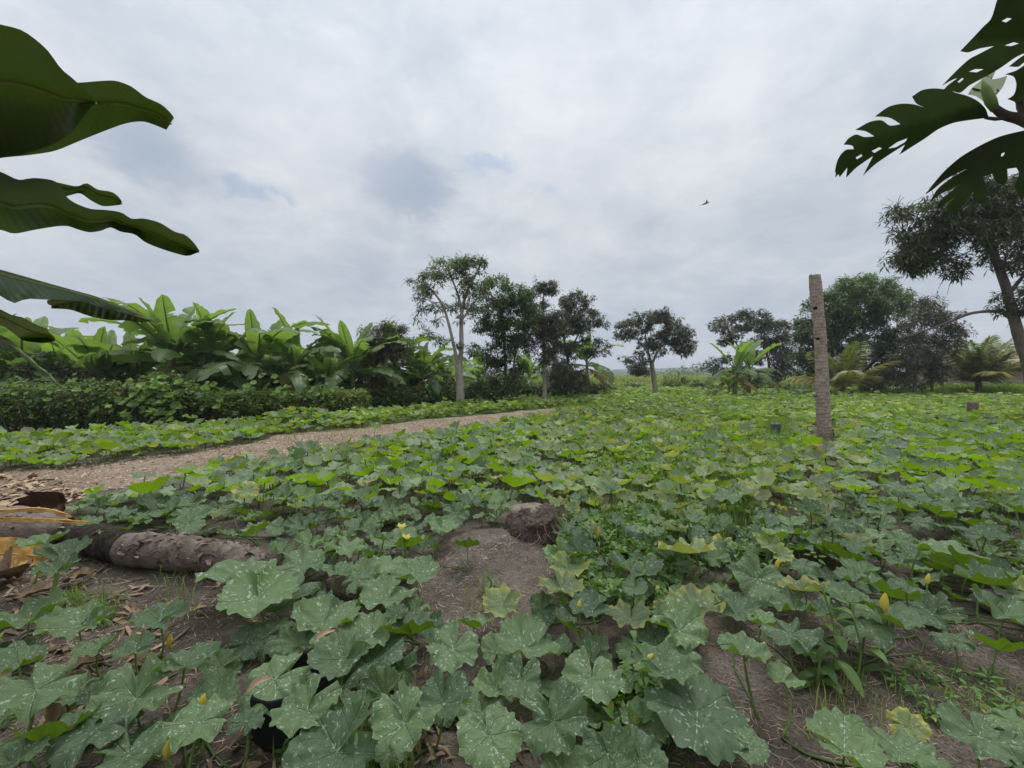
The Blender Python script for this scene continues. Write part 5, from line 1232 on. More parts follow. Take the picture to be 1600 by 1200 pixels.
# ---------------------------------------------------------------- dead banana leaves over the trunk
def ribbon(name, label, pts_, widths, mat, parent=None, cat='dry leaf', grp=None, up=Vector((0, -.5, 1)), nx=26, ny=5, curl=.3, wav=.02, rib=True, M_rib=None):
    c = bez([Vector(p) for p in pts_], nx); loc = Vector((c[0].x, c[0].y, c[0].z)); V = []; UV = []
    sd = random.random() * 50
    for i in range(nx + 1):
        t = (c[min(i + 1, nx)] - c[max(i - 1, 0)]).normalized(); s = t.cross(up).normalized(); u = s.cross(t); w = float(np.interp(i / nx, np.linspace(0, 1, len(widths)), widths))
        for j in range(ny + 1):
            q = j / ny * 2 - 1; p = c[i] + s * q * w / 2 + u * (w * curl * q * q + wav * noise.noise(Vector((i * .35, j * .8, sd)))); V.append(tuple(p - loc)); UV.append((i / nx, j / ny))
    Q = [(i * (ny + 1) + j, (i + 1) * (ny + 1) + j, (i + 1) * (ny + 1) + j + 1, i * (ny + 1) + j + 1) for i in range(nx) for j in range(ny)]
    mb = MB(); mb.add(V, quads=Q, uv=UV, tint=(random.uniform(.4, .8), 0, 0))
    o = mb.build(name, mat); o.location = loc; tag(o, label, cat, grp)
    if rib:
        mb = MB(); tube(mb, [p - loc + Vector((0, 0, .004)) for p in c], [lerp(.009, .003, i / nx) for i in range(nx + 1)], 6, tint=(.9, 0, 0)); mb.build('midrib', M_rib or mat, o)
    return o
DG = 'dead banana leaves on the fallen trunk'
ribbon('dead_banana_leaf', 'long ochre banana leaf stalk arching over the pale trunk, upper of two', [gp(-120, 800, .32), gp(0, 798, .33), gp(60, 795, .33), (gp(100, 803, .28)), gp(116, 812, .22)], [.03, .035, .03, .02], M['dry_yellow'], grp=DG, curl=-.3)
ribbon('dead_banana_leaf', 'thin ochre leaf stalk lying along the top of the pale trunk, lower of two', [gp(-120, 808, .30), gp(0, 810, .28), gp(70, 812, .26), gp(140, 816, .22)], [.04, .035, .03, .012], M['dry_yellow'], grp=DG, curl=-.3)
ribbon('dead_banana_leaf', 'broad ochre dead banana leaf hanging below the pale trunk at the left edge', [gp(-150, 872, .06), gp(-60, 868, .08), gp(0, 866, .08), gp(40, 868, .07), gp(72, 872, .05)], [.17, .20, .20, .18, .08], M['dry_yellow'], grp=DG, curl=.12, wav=.05, up=Vector((0, -.9, .7)))
ribbon('dead_banana_leaf', 'dark brown folded dead leaf behind the ochre stalks', [gp(30, 800, .12), gp(70, 792, .18), (gp(105, 786, .2))], [.10, .24, .16], noise_material('rusty_leaf', [(0.10, 0.05, 0.03), (0.05, 0.028, 0.02)], 8, .8, .2), grp=DG, curl=.5, wav=.06, up=Vector((0, -1, .2)), rib=False)
ribbon('dead_banana_leaf', 'curled brown dead leaf heap beneath the ochre leaf at the left edge', [gp(-40, 905, .03), gp(10, 900, .05), gp(35, 895, .03)], [.15, .2, .1], M['dry'], grp=DG, curl=.5, wav=.06, rib=False)
DL = 'brown dry leaves lying on the soil at left'
for (px, py, w, a, lb) in [(55, 930, .16, .5, 'flat tan dry leaf below the ochre banana leaf'), (125, 904, .14, .3, 'pale curled dry leaf just below the fallen trunk'), (180, 940, .05, 1.2, 'small upright pale dry leaf on bare soil'), (62, 1030, .13, .5, 'long tan dry leaf between the dusty squash leaves at left'),
                           (110, 1118, .12, .9, 'rolled tan dry leaf under the broad leaf in the bottom left corner'), (90, 1125, .10, 2.4, 'folded brown dry leaf at the bottom left, its point upward'), (235, 1032, .05, .4, 'small round brown dry leaf among the squash leaves at left'), (130, 1045, .12, .2, 'pale grey dry leaf sliver on litter at left'),
                           (205, 955, .08, 2.7, 'narrow dry leaf near the edge of bare soil'), (340, 920, .06, .3, 'dry leaf at the shaded right foot of the fallen trunk')]:
    p = gp(px, py, .03); dv = Vector((math.cos(a), math.sin(a) * .6, .1)) * w * .6
    ribbon('dry_leaf', lb, [p - dv, p + Vector((0, 0, .015)), p + dv + Vector((0, 0, .03 if 'point' not in lb else .1))], [.01, w * .45, w * .5, .012], M['dry'], grp=DL, curl=.35, wav=.02, nx=14, rib=False, up=Vector((0, -.3, 1)))
# two dry scraps lying on squash leaves
for (px, py, lb) in [(403, 1072, 'brown scrap of leaf lying on dark squash leaves above the black bag'), (505, 996, 'shrivelled pink brown scrap on a pale speckled leaf')]:
    p = gp(px, py, .29); ribbon('dry_leaf', lb, [p + Vector((-.022, -.015, -.005)), p + Vector((0, 0, .01)), p + Vector((.03, .02, .012))], [.008, .022, .02, .006], M['dry'], grp='dry scraps on the squash leaves', curl=.4, wav=.004, nx=8, rib=False)
# stones
for (px, py, r, lb, gc) in [(1556, 940, .075, 'pale grey stone half hidden between squash leaves at the right edge', (.15, .135, .13)), (1000, 836, .10, 'smooth grey fruit or stone among the weeds right of the stump', (.15, .155, .175))]:
    g = gp(px, py, r * .7); bm = bmesh.new(); bmesh.ops.create_icosphere(bm, subdivisions=4, radius=1)
    for v in bm.verts: v.co = Vector((v.co.x * r * 1.25, v.co.y * r, v.co.z * r * .7)) * (1 + .12 * noise.noise(v.co * 1.7 + Vector((px, 0, 0))) + .04 * noise.noise(v.co * 6))
    me = bpy.data.meshes.new('stone'); bm.to_mesh(me); bm.free(); me.materials.append(noise_material('stone_grey', [gc, tuple(c * .7 for c in gc)], 20, .8, .3, .5, .006)); [setattr(f, 'use_smooth', True) for f in me.polygons]
    o = bpy.data.objects.new('stone', me); o.location = g; put(o); tag(o, lb, 'stone')
    at = me.attributes.new('tint', 'FLOAT_COLOR', 'POINT'); at.data.foreach_set('color', [.5, 0, 0, 1] * len(me.vertices))
# ---------------------------------------------------------------- black plastic bags
def bag(px, py, r, h, label, seed, ribs=0, name='plastic_bag', mat='black_plastic', open_top=True):
    g = G(px, py); cx, cy = g.x, g.y + r; z0 = float(gz(cx, cy)); mb = MB(); nu, nv = 48, 20; V = []
    prof = [(.75, 0), (.98, .12), (1.0, .45), (.95, .8), (.98, 1.0)] + ([(.93, 1.0), (.85, .7), (.6, .45), (.02, .4)] if open_top else [(.7, 1.12), (.3, 1.2), (.02, 1.2)])
    pr = bez([Vector((a, 0, b)) for a, b in prof], nv - 1)
    for j in range(nv):
        for i in range(nu):
            a = 2 * math.pi * i / nu; x, z = max(pr[j].x, .01), pr[j].z; p = Vector((math.cos(a) * x * r, math.sin(a) * x * r, z * h))
            p *= 1 + .14 * noise.noise(Vector((math.cos(a) * 1.5, math.sin(a) * 1.5, z * 2 + seed))) + .05 * noise.noise(Vector((math.cos(a) * 5, math.sin(a) * 5, z * 6 + seed))) + (.05 * math.sin(z * ribs * 6.28) if ribs else 0)
            V.append(tuple(p))
    mb.add(V, quads=[(j * nu + i, j * nu + (i + 1) % nu, (j + 1) * nu + (i + 1) % nu, (j + 1) * nu + i) for j in range(nv - 1) for i in range(nu)])
    o = mb.build(name, M[mat]); o.location = (cx, cy, z0 - .01); tag(o, label, 'plastic bag', 'plastic bags in the field'); return o
bag(425, 1185, .13, .17, 'black plastic nursery bag under the dark squash leaves at the bottom', 1)
M['blue_grey'] = noise_material('slate_plastic', [(0.04, 0.046, 0.056), (0.085, 0.095, 0.11)], 10, .6, .5, .3, .01)
bag(1217, 684, .095, .25, 'crumpled dark slate bag in the leaves left of the bare palm trunk', 3, 4, mat='blue_grey', open_top=False)
bag(775, 637, .15, .34, 'small black bag in the leaves below the leafy tree beyond the path', 5)

# ================================================================ flowers and buds
def bud(root_i, px, py, h, L, label=None, kind='bud', lean=(0.2, 0, 1)):
    p = G(px, py, h); root = roots[root_i]; ax = Vector(lean).normalized(); mb = MB(); base = p - ax * L * .5 - root.location
    if kind == 'bud':
        prof = [(.10, 0), (.16, .12), (.19, .32), (.175, .55), (.11, .8), (.04, .96), (.005, 1.0)]; nu = 20; q = ax.to_track_quat('Z', 'Y'); V = []
        for (r, z) in [(b.x, b.z) for b in bez([Vector((a, 0, b)) for a, b in prof], 16)]:
            for i in range(nu):
                a = 2 * math.pi * i / nu; rr = max(r, .003) * L * (1 + .10 * math.cos(5 * a + z * 3)); V.append(tuple(base + q @ Vector((math.cos(a) * rr, math.sin(a) * rr, z * L))))
        mb.add(V, quads=[(j * nu + i, j * nu + (i + 1) % nu, (j + 1) * nu + (i + 1) % nu, (j + 1) * nu + i) for j in range(16) for i in range(nu)])
        o = mb.build('bud', M['petal'], root)
    else:
        V = []; T = []
        for k in range(5):
            a = k * 1.257; dv = (ax + Vector((math.cos(a), math.sin(a), 0)) * .75).normalized()
            s = ax.cross(dv).normalized(); b0 = base + ax * L * .3; n0 = len(V)
            V += [tuple(b0 - s * L * .06), tuple(b0 + s * L * .06), tuple(b0 + dv * L * .5 + s * L * .2), tuple(b0 + dv * L * .95 + Vector((0, 0, -.2 * L))), tuple(b0 + dv * L * .5 - s * L * .2), tuple(b0 + dv * L * .55 + ax * L * .05)]
            T += [(n0, n0 + 1, n0 + 5), (n0 + 1, n0 + 2, n0 + 5), (n0 + 2, n0 + 3, n0 + 5), (n0 + 3, n0 + 4, n0 + 5), (n0 + 4, n0, n0 + 5)]
        mb.add(V, T, tint=(.6, 0, 0)); o = mb.build('flower', M['petal'], root)
    sm = MB(); gr = Vector((p.x, p.y, float(gz(p.x, p.y)))) - root.location
    tube(sm, bez([base + ax * L * .05, (base + gr) / 2 + Vector((.01, .01, 0)), gr], 5), [L * .09, L * .06, .004, .004, .004, .004], 6, tint=(.8, 0, 0)); sm.build('flower_stalk', M['stalk'], o)
bud(2, 313, 1102, .17, .075, lean=(.35, .1, 1)); bud(2, 262, 1170, .12, .06); bud(5, 265, 1000, .10, .055); bud(5, 232, 1030, .05, .04)
bud(16, 1010, 1032, .2, .075, lean=(.5, -.2, .7)); bud(23, 1382, 938, .24, .075, lean=(0, -.1, 1)); bud(30, 627, 825, .28, .06, kind='flower'); bud(30, 634, 842, .2, .06, kind='flower'); bud(19, 934, 830, .2, .07)
bud(30, 497, 1092, .05, .12) if False else None
for (px, py) in ((905, 945), (1215, 880), (1450, 905)):
    i = int(np.argmin([(r.location - G(px, py, .2)).length for r in roots])); bud(i, px, py, .2, .05)

# ================================================================ small weeds
def leafy_stem(name, label, px, py, h, n, L, W, seed, group, top_extra=0):
    g = G(px, py); root = empty(name, (g.x, g.y, float(gz(g.x, g.y)))); tag(root, label, 'weed', group); r_ = random.Random(seed)
    c = bez([(0, 0, -.01), (.01, 0, h * .5), (r_.uniform(-.04, .04), r_.uniform(-.03, .03), h)], 8); mb = MB(); tube(mb, c, [.005] * 5 + [.004] * 4, 6); mb.build('stem', M['stalk'], root)
    for k in range(n):
        u = .15 + .85 * (k // 2) / max(1, (n - 1) // 2); p = c[min(8, int(u * 8))]; a = (k % 2) * math.pi + (k // 2) * 1.57 + r_.uniform(-.4, .4); l = L * (1.1 - .5 * u) * r_.uniform(.8, 1.2)
        el = r_.uniform(-.2, .5) + .3 * u; mb = MB(); V = []; UV = []; nx, ny = 8, 4
        for i in range(nx + 1):
            s = i / nx; w = W * (1.1 - .5 * u) * math.sin(math.pi * (.06 + .9 * s)) ** .8
            for j in range(ny + 1):
                q = j / ny * 2 - 1; rr = .015 + s * l; z = math.sin(el) * rr - .9 * s * s * l * .45 + abs(q) * w * .25
                V.append((rr * math.cos(el), q * w / 2, z)); UV.append((s, q * .5 + .5))
        mb.add(V, quads=[(i * (ny + 1) + j, (i + 1) * (ny + 1) + j, (i + 1) * (ny + 1) + j + 1, i * (ny + 1) + j + 1) for i in range(nx) for j in range(ny)], uv=UV, tint=(r_.uniform(.2, .7), 0, 0))
        put(mb.build('leaf', M['weed'], root), None) if False else None
        o = bpy.data.objects.new('leaf', mb.mesh('weed_leaf', M['weed'])); put(o, root, Matrix.Translation(p) @ Matrix.Rotation(a, 4, 'Z'))
    return root
WG = 'broadleaf weeds between the squash plants'
leafy_stem('broadleaf_weed', 'tall broadleaf weed with oblong leaves on bare soil, left of the pale bud', 1300, 1062, .36, 16, .12, .045, 1, WG)
leafy_stem('broadleaf_weed', 'low broadleaf weed crowding the foot of the tall weed on the bare soil', 1275, 1075, .14, 12, .09, .045, 2, WG)
leafy_stem('broadleaf_weed', 'weed with two long drooping leaves, right of the tall weed', 1340, 1058, .24, 6, .14, .045, 3, WG)
leafy_stem('broadleaf_weed', 'light green weed in front of the orange flower plant', 998, 1090, .22, 8, .09, .045, 4, WG)
leafy_stem('broadleaf_weed', 'light green weed right below the ragged yellow leaves', 1005, 940, .24, 10, .08, .04, 5, WG)
leafy_stem('broadleaf_weed', 'weed with pale round leaves right of the yellow leaves by the stump', 1035, 890, .28, 10, .09, .055, 6, WG)
leafy_stem('broadleaf_weed', 'small weed growing on the bare patch left of the stump', 765, 925, .1, 12, .07, .025, 7, WG)
mb = MB()
def weeds(poly, n, h, L, W, nl=6):
    p = scatter_px(n, poly); p[:, 2] += rng.uniform(.15, 1, n) * h; rosettes(mb, p, nl, L, W, sag=.2, cheap=False, tone=.6, yel=.03, tsd=.2)
weeds([(870, 900), (880, 830), (1010, 800), (1060, 860), (1040, 960), (900, 980), (860, 960)], 380, .16, .045, .024)
weeds([(980, 1070), (1100, 1100), (1000, 1200), (900, 1120)], 90, .08, .05, .028)
weeds([(1020, 760), (1240, 760), (1300, 900), (1060, 960)], 350, .14, .04, .02)
weeds([(100, 930), (200, 940), (160, 985), (60, 960)], 60, .04, .03, .012)
weeds([(470, 1140), (620, 1200), (600, 1260), (420, 1240)], 110, .05, .035, .02)
weeds([(1370, 1040), (1560, 1060), (1600, 1130), (1450, 1140)], 60, .05, .035, .012)
weeds([(900, 690), (1260, 690), (1260, 770), (900, 790)], 1200, .2, .06, .03)
tag(mb.build('low_weeds', M['weed']), kind='stuff')
mb = MB()
for poly, n in (([(100, 930), (180, 930), (190, 985), (100, 985)], 120), ([(720, 900), (800, 900), (810, 960), (720, 960)], 50), ([(440, 1120), (640, 1150), (640, 1240), (420, 1240)], 220), ([(1260, 1060), (1600, 1080), (1600, 1160), (1260, 1160)], 120), ([(230, 900), (320, 900), (320, 960), (230, 950)], 50)):
    blades(mb, scatter_px(n, poly), .10, .004, yel=.3, lean=.5)
tag(mb.build('grass_tufts', M['grass']), kind='stuff')

# ================================================================ bird in the sky
def build_bird():
    d = 24.0; root_p = P(1102, 318, d); bm = bmesh.new(); me = bpy.data.meshes.new('bird'); ang = R(20)
    mb = MB(); ax = Vector((math.cos(ang), 0, math.sin(ang)))
    c = [ax * (s * .34) for s in (-1, -.7, -.4, 0, .35, .62, .8, .95, 1.08)]; rr = [.012, .03, .055, .075, .07, .045, .045, .03, .005]
    tube(mb, c, rr, 12, tint=(.5, 0, 0))
    for sy in (-1, 1):
        V = []; n = 8
        for i in range(n + 1):
            s = i / n; w = .17 * (1 - s) ** .6 + .02; ctr = ax * (.06 - .16 * s * s) + Vector((0, sy, .35)) * (s * .42)
            V += [tuple(ctr + ax * w / 2 + Vector((0, 0, .006))), tuple(ctr - ax * w / 2)]
        mb.add(V, quads=[(2 * i, 2 * i + 1, 2 * i + 3, 2 * i + 2) for i in range(n)])
    V = [tuple(-ax * .3 + Vector((0, -.02, 0))), tuple(-ax * .3 + Vector((0, .02, 0))), tuple(-ax * .52 + Vector((0, .06, 0))), tuple(-ax * .52 + Vector((0, -.06, 0)))]
    mb.add(V, quads=[(0, 1, 2, 3)])
    o = mb.build('bird', noise_material('brown_feathers', [(0.34, 0.26, 0.25), (0.24, 0.18, 0.18)], 12, .8)); o.location = root_p; o.scale = (.72,) * 3; tag(o, 'small brownish bird in flight alone in the sky', 'bird')
build_bird()
# ================================================================ overhanging banana leaves at the left
M['midrib'] = noise_material('pale_midrib', [(0.20, 0.26, 0.07), (0.26, 0.31, 0.10)], 12, .5)
def hermite(poly, closed=True, n=4):
    """rounds an outline but leaves its sharp corners"""
    m = len(poly); pts_ = [Vector(p) for p in poly]; out = []
    def tan(i, a, b):
        if not closed and i in (0, m - 1): return None
        u = pts_[i] - pts_[i - 1]; v = pts_[(i + 1) % m] - pts_[i]
        if u.length < 1e-6 or v.length < 1e-6 or u.angle(v) > 1.15: return None
        return (u.normalized() + v.normalized()).normalized()
    for i in range(m if closed else m - 1):
        a, b = pts_[i], pts_[(i + 1) % m]; L = (b - a).length; d = (b - a) / max(L, 1e-6)
        ta = (tan(i, a, b) or d) * L * .8; tb = (tan((i + 1) % m, a, b) or d) * L * .8
        for k in range(n):
            t = k / n; out.append(tuple(a * (2*t**3-3*t*t+1) + ta * (t**3-2*t*t+t) + b * (-2*t**3+3*t*t) + tb * (t**3-t*t)))
    if not closed: out.append(tuple(pts_[-1]))
    return out
def sheet(up, lo, h0, h1, mat, name, parent, off, fold=.12, nx=46, ny=12, seed=1, midv=.5, uvx=(0, 1), ruff=.012):
    """blade spanned between an upper and a lower edge (picture positions), depth d0 at the root, d1 at the tip"""
    up = hermite(up, False); lo = hermite(lo, False)
    def pw(pl, t):
        xs = [p[0] for p in pl]; ds = [0]
        for a, b in zip(pl[:-1], pl[1:]): ds.append(ds[-1] + math.hypot(a[0] - b[0], a[1] - b[1]))
        L = ds[-1]; return float(np.interp(t * L, ds, xs)), float(np.interp(t * L, ds, [p[1] for p in pl]))
    V = []; UV = []
    for i in range(nx + 1):
        t = i / nx; a = pw(up, t); b = pw(lo, t); hh = lerp(h0, h1, t); flat = h0 < 1.0; d = lerp(h0, h1, t)
        for j in range(ny + 1):
            s = j / ny; q = (s - midv) / max(midv, 1 - midv)
            dd = d + fold * (abs(q)) - ruff * math.sin(t * 26 + seed) * q * q * 2 + .010 * math.sin(t * 90 + 3 * s) * abs(q)
            yy = lerp(a[1], b[1], s)
            if flat: dd = min(2.2, (hh + (fold * abs(q) * .6) * -1) * F / max(60, 588 - yy)) + (dd - d) * .3
            p = P(lerp(a[0], b[0], s), yy, dd); V.append(tuple(p - off)); UV.append((lerp(uvx[0], uvx[1], t), .5 + q * .5))
    Q = [(i * (ny + 1) + j, i * (ny + 1) + j + 1, (i + 1) * (ny + 1) + j + 1, (i + 1) * (ny + 1) + j) for i in range(nx) for j in range(ny)]
    A = np.array(V); q = np.array(Q); nz = np.cross(A[q[:, 1]] - A[q[:, 0]], A[q[:, 3]] - A[q[:, 0]])[:, 2].sum()
    if nz < 0: Q = [k[::-1] for k in Q]
    mb = MB(); mb.add(V, quads=Q, uv=UV, tint=(.5, 0, 0))
    leaf = mb.build(name, M[mat], parent)
    k = int(round(midv * ny)); rb = MB()
    line = [Vector(V[i * (ny + 1) + k]) + Vector((0, 0, -.003)) for i in range(nx + 1)]
    tube(rb, line, [lerp(.010, .0025, i / nx) for i in range(nx + 1)], 6, tint=(.5, 0, 0)); rb.build('midrib', M['midrib'], leaf)
    return leaf
bx, by = -2.75, 1.35
root = empty('banana_plant', (bx, by, float(gz(bx, by)))); tag(root, 'nearest banana plant, its stem beyond the left edge, big dark leaves overhead at top left', 'banana plant'); off = root.location.copy()
mb, top = pseudostem(1.75, .14, 5); mb.build('pseudostem', M['pseudo'], root)
topw = off + top
def petiole(px, py, d, r=.018):
    mb = MB(); e = P(px, py, d); m = (topw + e) / 2 + Vector((0, 0, .12)); tube(mb, [v - off for v in bez([topw + Vector((0, 0, -.1)), m, e], 10)], [lerp(.035, r, i / 10) for i in range(11)], 8, tint=(.6, 0, 0)); return mb.build('petiole', M['stalk'], root)
# a: front lobe and the hooked tip behind it
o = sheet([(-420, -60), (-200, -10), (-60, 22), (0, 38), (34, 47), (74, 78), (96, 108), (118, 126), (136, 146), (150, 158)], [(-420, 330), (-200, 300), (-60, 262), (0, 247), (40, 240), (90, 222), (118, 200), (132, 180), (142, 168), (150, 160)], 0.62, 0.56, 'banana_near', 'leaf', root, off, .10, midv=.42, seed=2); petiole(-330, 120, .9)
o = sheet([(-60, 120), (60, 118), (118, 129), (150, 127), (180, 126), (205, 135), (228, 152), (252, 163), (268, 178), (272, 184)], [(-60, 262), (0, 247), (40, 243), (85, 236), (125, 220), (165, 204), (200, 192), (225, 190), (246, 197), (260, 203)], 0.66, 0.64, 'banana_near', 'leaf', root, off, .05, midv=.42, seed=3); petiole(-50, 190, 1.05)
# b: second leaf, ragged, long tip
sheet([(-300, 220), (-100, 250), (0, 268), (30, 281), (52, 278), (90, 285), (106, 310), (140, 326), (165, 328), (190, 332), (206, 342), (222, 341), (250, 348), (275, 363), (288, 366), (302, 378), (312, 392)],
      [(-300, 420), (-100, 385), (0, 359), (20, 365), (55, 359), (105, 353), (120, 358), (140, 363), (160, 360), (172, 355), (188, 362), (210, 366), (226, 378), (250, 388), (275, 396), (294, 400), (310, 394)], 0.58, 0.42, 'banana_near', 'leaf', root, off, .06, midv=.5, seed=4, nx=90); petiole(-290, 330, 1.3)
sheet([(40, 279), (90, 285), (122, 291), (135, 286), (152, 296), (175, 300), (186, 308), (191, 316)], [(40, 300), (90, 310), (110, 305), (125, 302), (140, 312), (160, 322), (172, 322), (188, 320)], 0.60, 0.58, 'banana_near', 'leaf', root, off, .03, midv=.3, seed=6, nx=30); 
# c: lit look put into a paler leaf colour, folded lower half darker
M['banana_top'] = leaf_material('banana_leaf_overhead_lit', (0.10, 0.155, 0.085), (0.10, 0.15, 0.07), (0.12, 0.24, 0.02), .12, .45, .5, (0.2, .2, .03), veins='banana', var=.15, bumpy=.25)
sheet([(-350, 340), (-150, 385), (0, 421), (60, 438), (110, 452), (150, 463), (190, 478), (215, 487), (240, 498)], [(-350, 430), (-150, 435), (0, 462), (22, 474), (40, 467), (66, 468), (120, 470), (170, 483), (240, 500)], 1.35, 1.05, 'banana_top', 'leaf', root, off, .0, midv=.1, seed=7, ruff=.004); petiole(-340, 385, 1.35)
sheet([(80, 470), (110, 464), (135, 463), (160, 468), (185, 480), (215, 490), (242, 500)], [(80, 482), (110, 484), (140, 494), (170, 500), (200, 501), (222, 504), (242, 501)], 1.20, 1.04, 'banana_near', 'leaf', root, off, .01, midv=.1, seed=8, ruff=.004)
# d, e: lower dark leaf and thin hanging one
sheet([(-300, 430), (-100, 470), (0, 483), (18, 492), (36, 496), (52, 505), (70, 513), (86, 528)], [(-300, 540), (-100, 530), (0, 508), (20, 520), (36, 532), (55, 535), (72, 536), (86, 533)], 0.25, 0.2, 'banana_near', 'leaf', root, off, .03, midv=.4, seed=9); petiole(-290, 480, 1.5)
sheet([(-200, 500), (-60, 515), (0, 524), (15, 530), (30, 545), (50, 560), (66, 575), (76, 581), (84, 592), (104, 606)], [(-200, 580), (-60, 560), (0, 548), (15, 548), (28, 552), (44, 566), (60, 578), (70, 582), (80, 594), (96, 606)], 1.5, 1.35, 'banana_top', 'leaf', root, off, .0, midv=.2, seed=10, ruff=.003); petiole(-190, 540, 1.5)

# ================================================================ breadfruit branch at the upper right
bx, by = 3.75, 1.7
root = empty('breadfruit_tree', (bx, by, float(gz(bx, by)))); tag(root, 'breadfruit tree beyond the right edge, dark lobed leaves hanging into the top right corner', 'tree'); off = root.location.copy()
mb = MB(); tube(mb, [v - off for v in bez([(bx, by, -.05), (bx + .05, by, 1.2), (bx, by + .05, 2.4), (bx + .1, by, 3.6)], 14)], [lerp(.13, .05, i / 14) for i in range(15)], 12, rough=.08)
BD = 1.5
br = [Vector((bx + .02, by, 1.9)), P(1700, 240, 1.6), P(1640, 208, BD), P(1600, 188, BD), P(1570, 180, BD), P(1550, 165, BD)]
tube(mb, [v - off for v in bez(br, 20)], [lerp(.03, .010, i / 20) for i in range(21)], 9, rough=.05); trk = mb.build('branch', M['bark_brown'], root)
def flat_leaf(name, poly, hh, parent, mat='bread', bend=None, holes=(), tint=(.5, 0, 0)):
    """lobed blade: outline triangulated with inner points so that it can bend"""
    poly = hermite(poly); xs = [p[0] for p in poly]; ys = [p[1] for p in poly]; pts_ = [Vector(p) for p in poly]; n = len(pts_); edges = [(i, (i + 1) % n) for i in range(n)]
    for h in holes:
        m = len(pts_); pts_ += [Vector(p) for p in h]; edges += [(m + i, m + (i + 1) % len(h)) for i in range(len(h))]
    g = 9.0; x = min(xs)
    while x < max(xs):
        y = min(ys)
        while y < max(ys):
            if inpoly(x, y, poly)[0] and not any(inpoly(x, y, h)[0] for h in holes): pts_.append(Vector((x + random.uniform(-2, 2), y + random.uniform(-2, 2))))
            y += g
        x += g
    v, e, f, *_ = geometry.delaunay_2d_cdt(pts_, edges, [], 0, 1e-5)
    V = []
    for p in v:
        dd = (hh * F / max(120, 588 - p.y) if hh < 1.2 else hh) * (1 + (bend(p.x, p.y) if bend else 0)) + .012 * noise.noise(Vector((p.x * .03, p.y * .03, 5))); V.append(tuple(P(p.x, p.y, dd) - off))
    T = []
    for t in f:
        cx = sum(v[i].x for i in t) / 3; cy_ = sum(v[i].y for i in t) / 3
        if inpoly(cx, cy_, poly)[0] and not any(inpoly(cx, cy_, h)[0] for h in holes):
            a, b, c = [np.array(V[i]) for i in t]
            T.append(tuple(t) if np.cross(b - a, c - a)[2] > 0 else tuple(t)[::-1])
    mb = MB(); mb.add(V, T, tint=tint); return mb.build(name, M[mat], parent)
leafA = [(1545, 184), (1540, 170), (1528, 158), (1512, 150), (1498, 146), (1478, 140), (1460, 138), (1440, 141), (1425, 151), (1432, 162), (1444, 168), (1428, 163), (1408, 162), (1388, 167), (1367, 182), (1390, 184), (1407, 194), (1390, 196), (1378, 188), (1360, 190), (1336, 203),
         (1352, 205), (1366, 213), (1350, 214), (1338, 210), (1326, 216), (1318, 226), (1332, 228), (1334, 233), (1322, 234), (1314, 241), (1308, 252), (1304, 270), (1306, 268), (1305, 278), (1310, 272), (1312, 277), (1324, 262), (1322, 278), (1338, 262), (1352, 252), (1364, 244), (1348, 275),
         (1366, 258), (1392, 240), (1414, 226), (1405, 242), (1424, 230), (1446, 216), (1466, 202), (1490, 192), (1520, 187)]
holesA = [[(1388, 232), (1402, 222), (1418, 216), (1414, 222), (1400, 230)], [(1362, 236), (1374, 230), (1378, 232), (1366, 239)], [(1337, 246), (1346, 241), (1347, 244), (1339, 249)]]
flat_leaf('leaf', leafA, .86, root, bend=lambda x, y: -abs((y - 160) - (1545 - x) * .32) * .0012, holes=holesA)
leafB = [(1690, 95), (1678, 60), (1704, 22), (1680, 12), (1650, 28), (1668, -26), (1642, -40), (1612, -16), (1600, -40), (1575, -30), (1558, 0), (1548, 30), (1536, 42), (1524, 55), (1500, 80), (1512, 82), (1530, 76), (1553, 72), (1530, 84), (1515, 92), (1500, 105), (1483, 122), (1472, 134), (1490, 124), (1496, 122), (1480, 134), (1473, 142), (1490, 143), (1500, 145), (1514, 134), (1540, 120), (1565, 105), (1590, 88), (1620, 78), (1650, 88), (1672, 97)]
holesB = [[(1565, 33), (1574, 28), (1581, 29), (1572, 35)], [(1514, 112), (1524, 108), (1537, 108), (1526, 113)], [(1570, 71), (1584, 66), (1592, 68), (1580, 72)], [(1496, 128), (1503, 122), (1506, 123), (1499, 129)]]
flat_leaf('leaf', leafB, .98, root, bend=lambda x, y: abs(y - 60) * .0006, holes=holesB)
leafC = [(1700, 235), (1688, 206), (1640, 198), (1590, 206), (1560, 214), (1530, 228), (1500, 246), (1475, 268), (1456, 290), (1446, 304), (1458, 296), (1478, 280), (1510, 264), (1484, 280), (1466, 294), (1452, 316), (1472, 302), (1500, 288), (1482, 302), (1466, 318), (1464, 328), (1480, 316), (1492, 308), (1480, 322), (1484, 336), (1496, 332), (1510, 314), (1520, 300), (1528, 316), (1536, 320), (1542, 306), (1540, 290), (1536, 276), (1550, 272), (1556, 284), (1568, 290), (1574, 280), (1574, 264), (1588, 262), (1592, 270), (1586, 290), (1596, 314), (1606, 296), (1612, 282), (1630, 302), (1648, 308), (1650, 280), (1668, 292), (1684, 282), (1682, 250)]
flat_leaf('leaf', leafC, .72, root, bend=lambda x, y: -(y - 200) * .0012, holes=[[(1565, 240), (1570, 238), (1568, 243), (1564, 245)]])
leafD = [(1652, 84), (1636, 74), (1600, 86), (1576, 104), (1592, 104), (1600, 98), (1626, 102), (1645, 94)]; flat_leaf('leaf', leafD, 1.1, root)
leafE = [(1660, 108), (1640, 92), (1604, 100), (1588, 110), (1570, 116), (1584, 120), (1588, 132), (1584, 148), (1574, 155), (1586, 160), (1588, 172), (1600, 178), (1625, 180), (1650, 172), (1668, 150), (1654, 130)]; flat_leaf('leaf', leafE, 1.0, root)
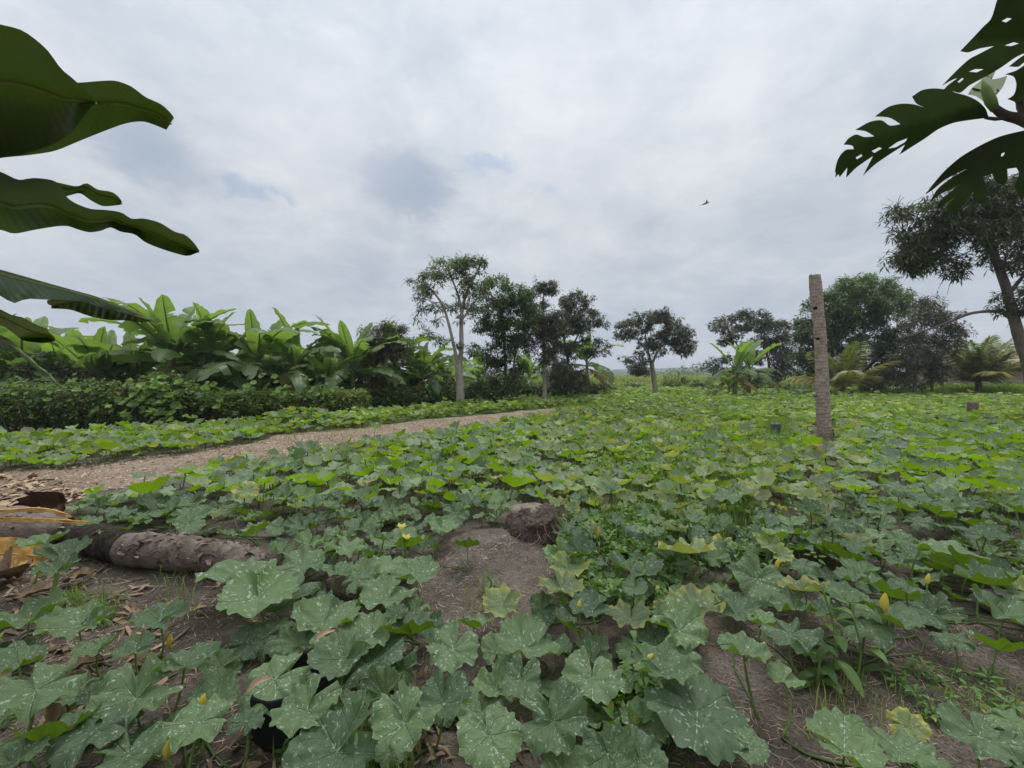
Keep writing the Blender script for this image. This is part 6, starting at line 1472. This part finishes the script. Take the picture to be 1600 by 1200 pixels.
for (x0, y0, d0, x1, y1, d1) in ((1690, 95, 1.29, 1690, 236, 1.59), (1700, 235, 1.33, 1690, 236, 1.59), (1652, 86, 1.42, 1640, 208, 1.5), (1625, 179, 1.58, 1640, 208, 1.5)):
    mb = MB(); a_, b_ = P(x0, y0, d0), P(x1, y1, d1); tube(mb, [v - off for v in bez([a_, (a_ + b_) / 2 + Vector((0, 0, .03)), b_], 8)], .007, 7); mb.build('leaf_stalk', M['bark_brown'], root)
# sprouting bud: pale sheath and dark core
M['sheath'] = leaf_material('pale_bud_sheath', (0.30, 0.36, 0.22), (0.34, 0.38, 0.27), (0.5, 0.55, 0.35), .4, .5, .3, var=.1)
flat_leaf('bud_sheath', [(1548, 164), (1536, 158), (1524, 150), (1512, 148), (1518, 138), (1530, 128), (1540, 120), (1548, 122), (1552, 140)], BD + .05, root, 'sheath')
flat_leaf('bud_sheath', [(1548, 162), (1544, 140), (1540, 122), (1548, 112), (1556, 110), (1550, 124), (1562, 122), (1574, 118), (1568, 134), (1556, 150)], BD + .08, root, 'sheath', tint=(.1, 0, 0))
mb = MB(); tube(mb, [P(x, y, BD) - off for x, y in ((1555, 172), (1548, 158), (1540, 140), (1535, 124))], [.011, .016, .013, .002], 10, tint=(.5, 0, 0)); mb.build('bud', M['stalk'], root)
mb = MB(); tube(mb, [P(x, y, BD) - off for x, y in ((1600, 192), (1575, 184), (1555, 186), (1540, 184))], [.007, .006, .006, .005], 7); mb.build('leaf_stalk', M['bark_brown'], root)
mb = MB(); tube(mb, [P(x, y, BD) - off for x, y in ((1598, 190), (1596, 178), (1592, 160))], [.007, .008, .008], 7); mb.build('leaf_stalk', M['bark_brown'], root)
# ================================================================ air
def build_haze():
    m = bpy.data.materials.new('haze'); m.use_nodes = True; t = m.node_tree; t.nodes.clear(); out = N(t, 'ShaderNodeOutputMaterial')
    v = N(t, 'ShaderNodeVolumePrincipled'); v.inputs['Color'].default_value = (0.86, 0.91, 1.0, 1); v.inputs['Density'].default_value = 0.0009; v.inputs['Anisotropy'].default_value = 0.2
    t.links.new(v.outputs[0], out.inputs['Volume'])
    mb = MB(); x, y0, y1, z0, z1 = 1480, -1400, 1480, -3.0, 32.0
    V = [(sx * x, y, z) for z in (z0, z1) for y in (y0, y1) for sx in (-1, 1)]
    mb.add(V, quads=[(0, 2, 3, 1), (4, 5, 7, 6), (0, 1, 5, 4), (2, 6, 7, 3), (0, 4, 6, 2), (1, 3, 7, 5)]); tag(mb.build('haze', m, None, False), kind='stuff')
build_haze()
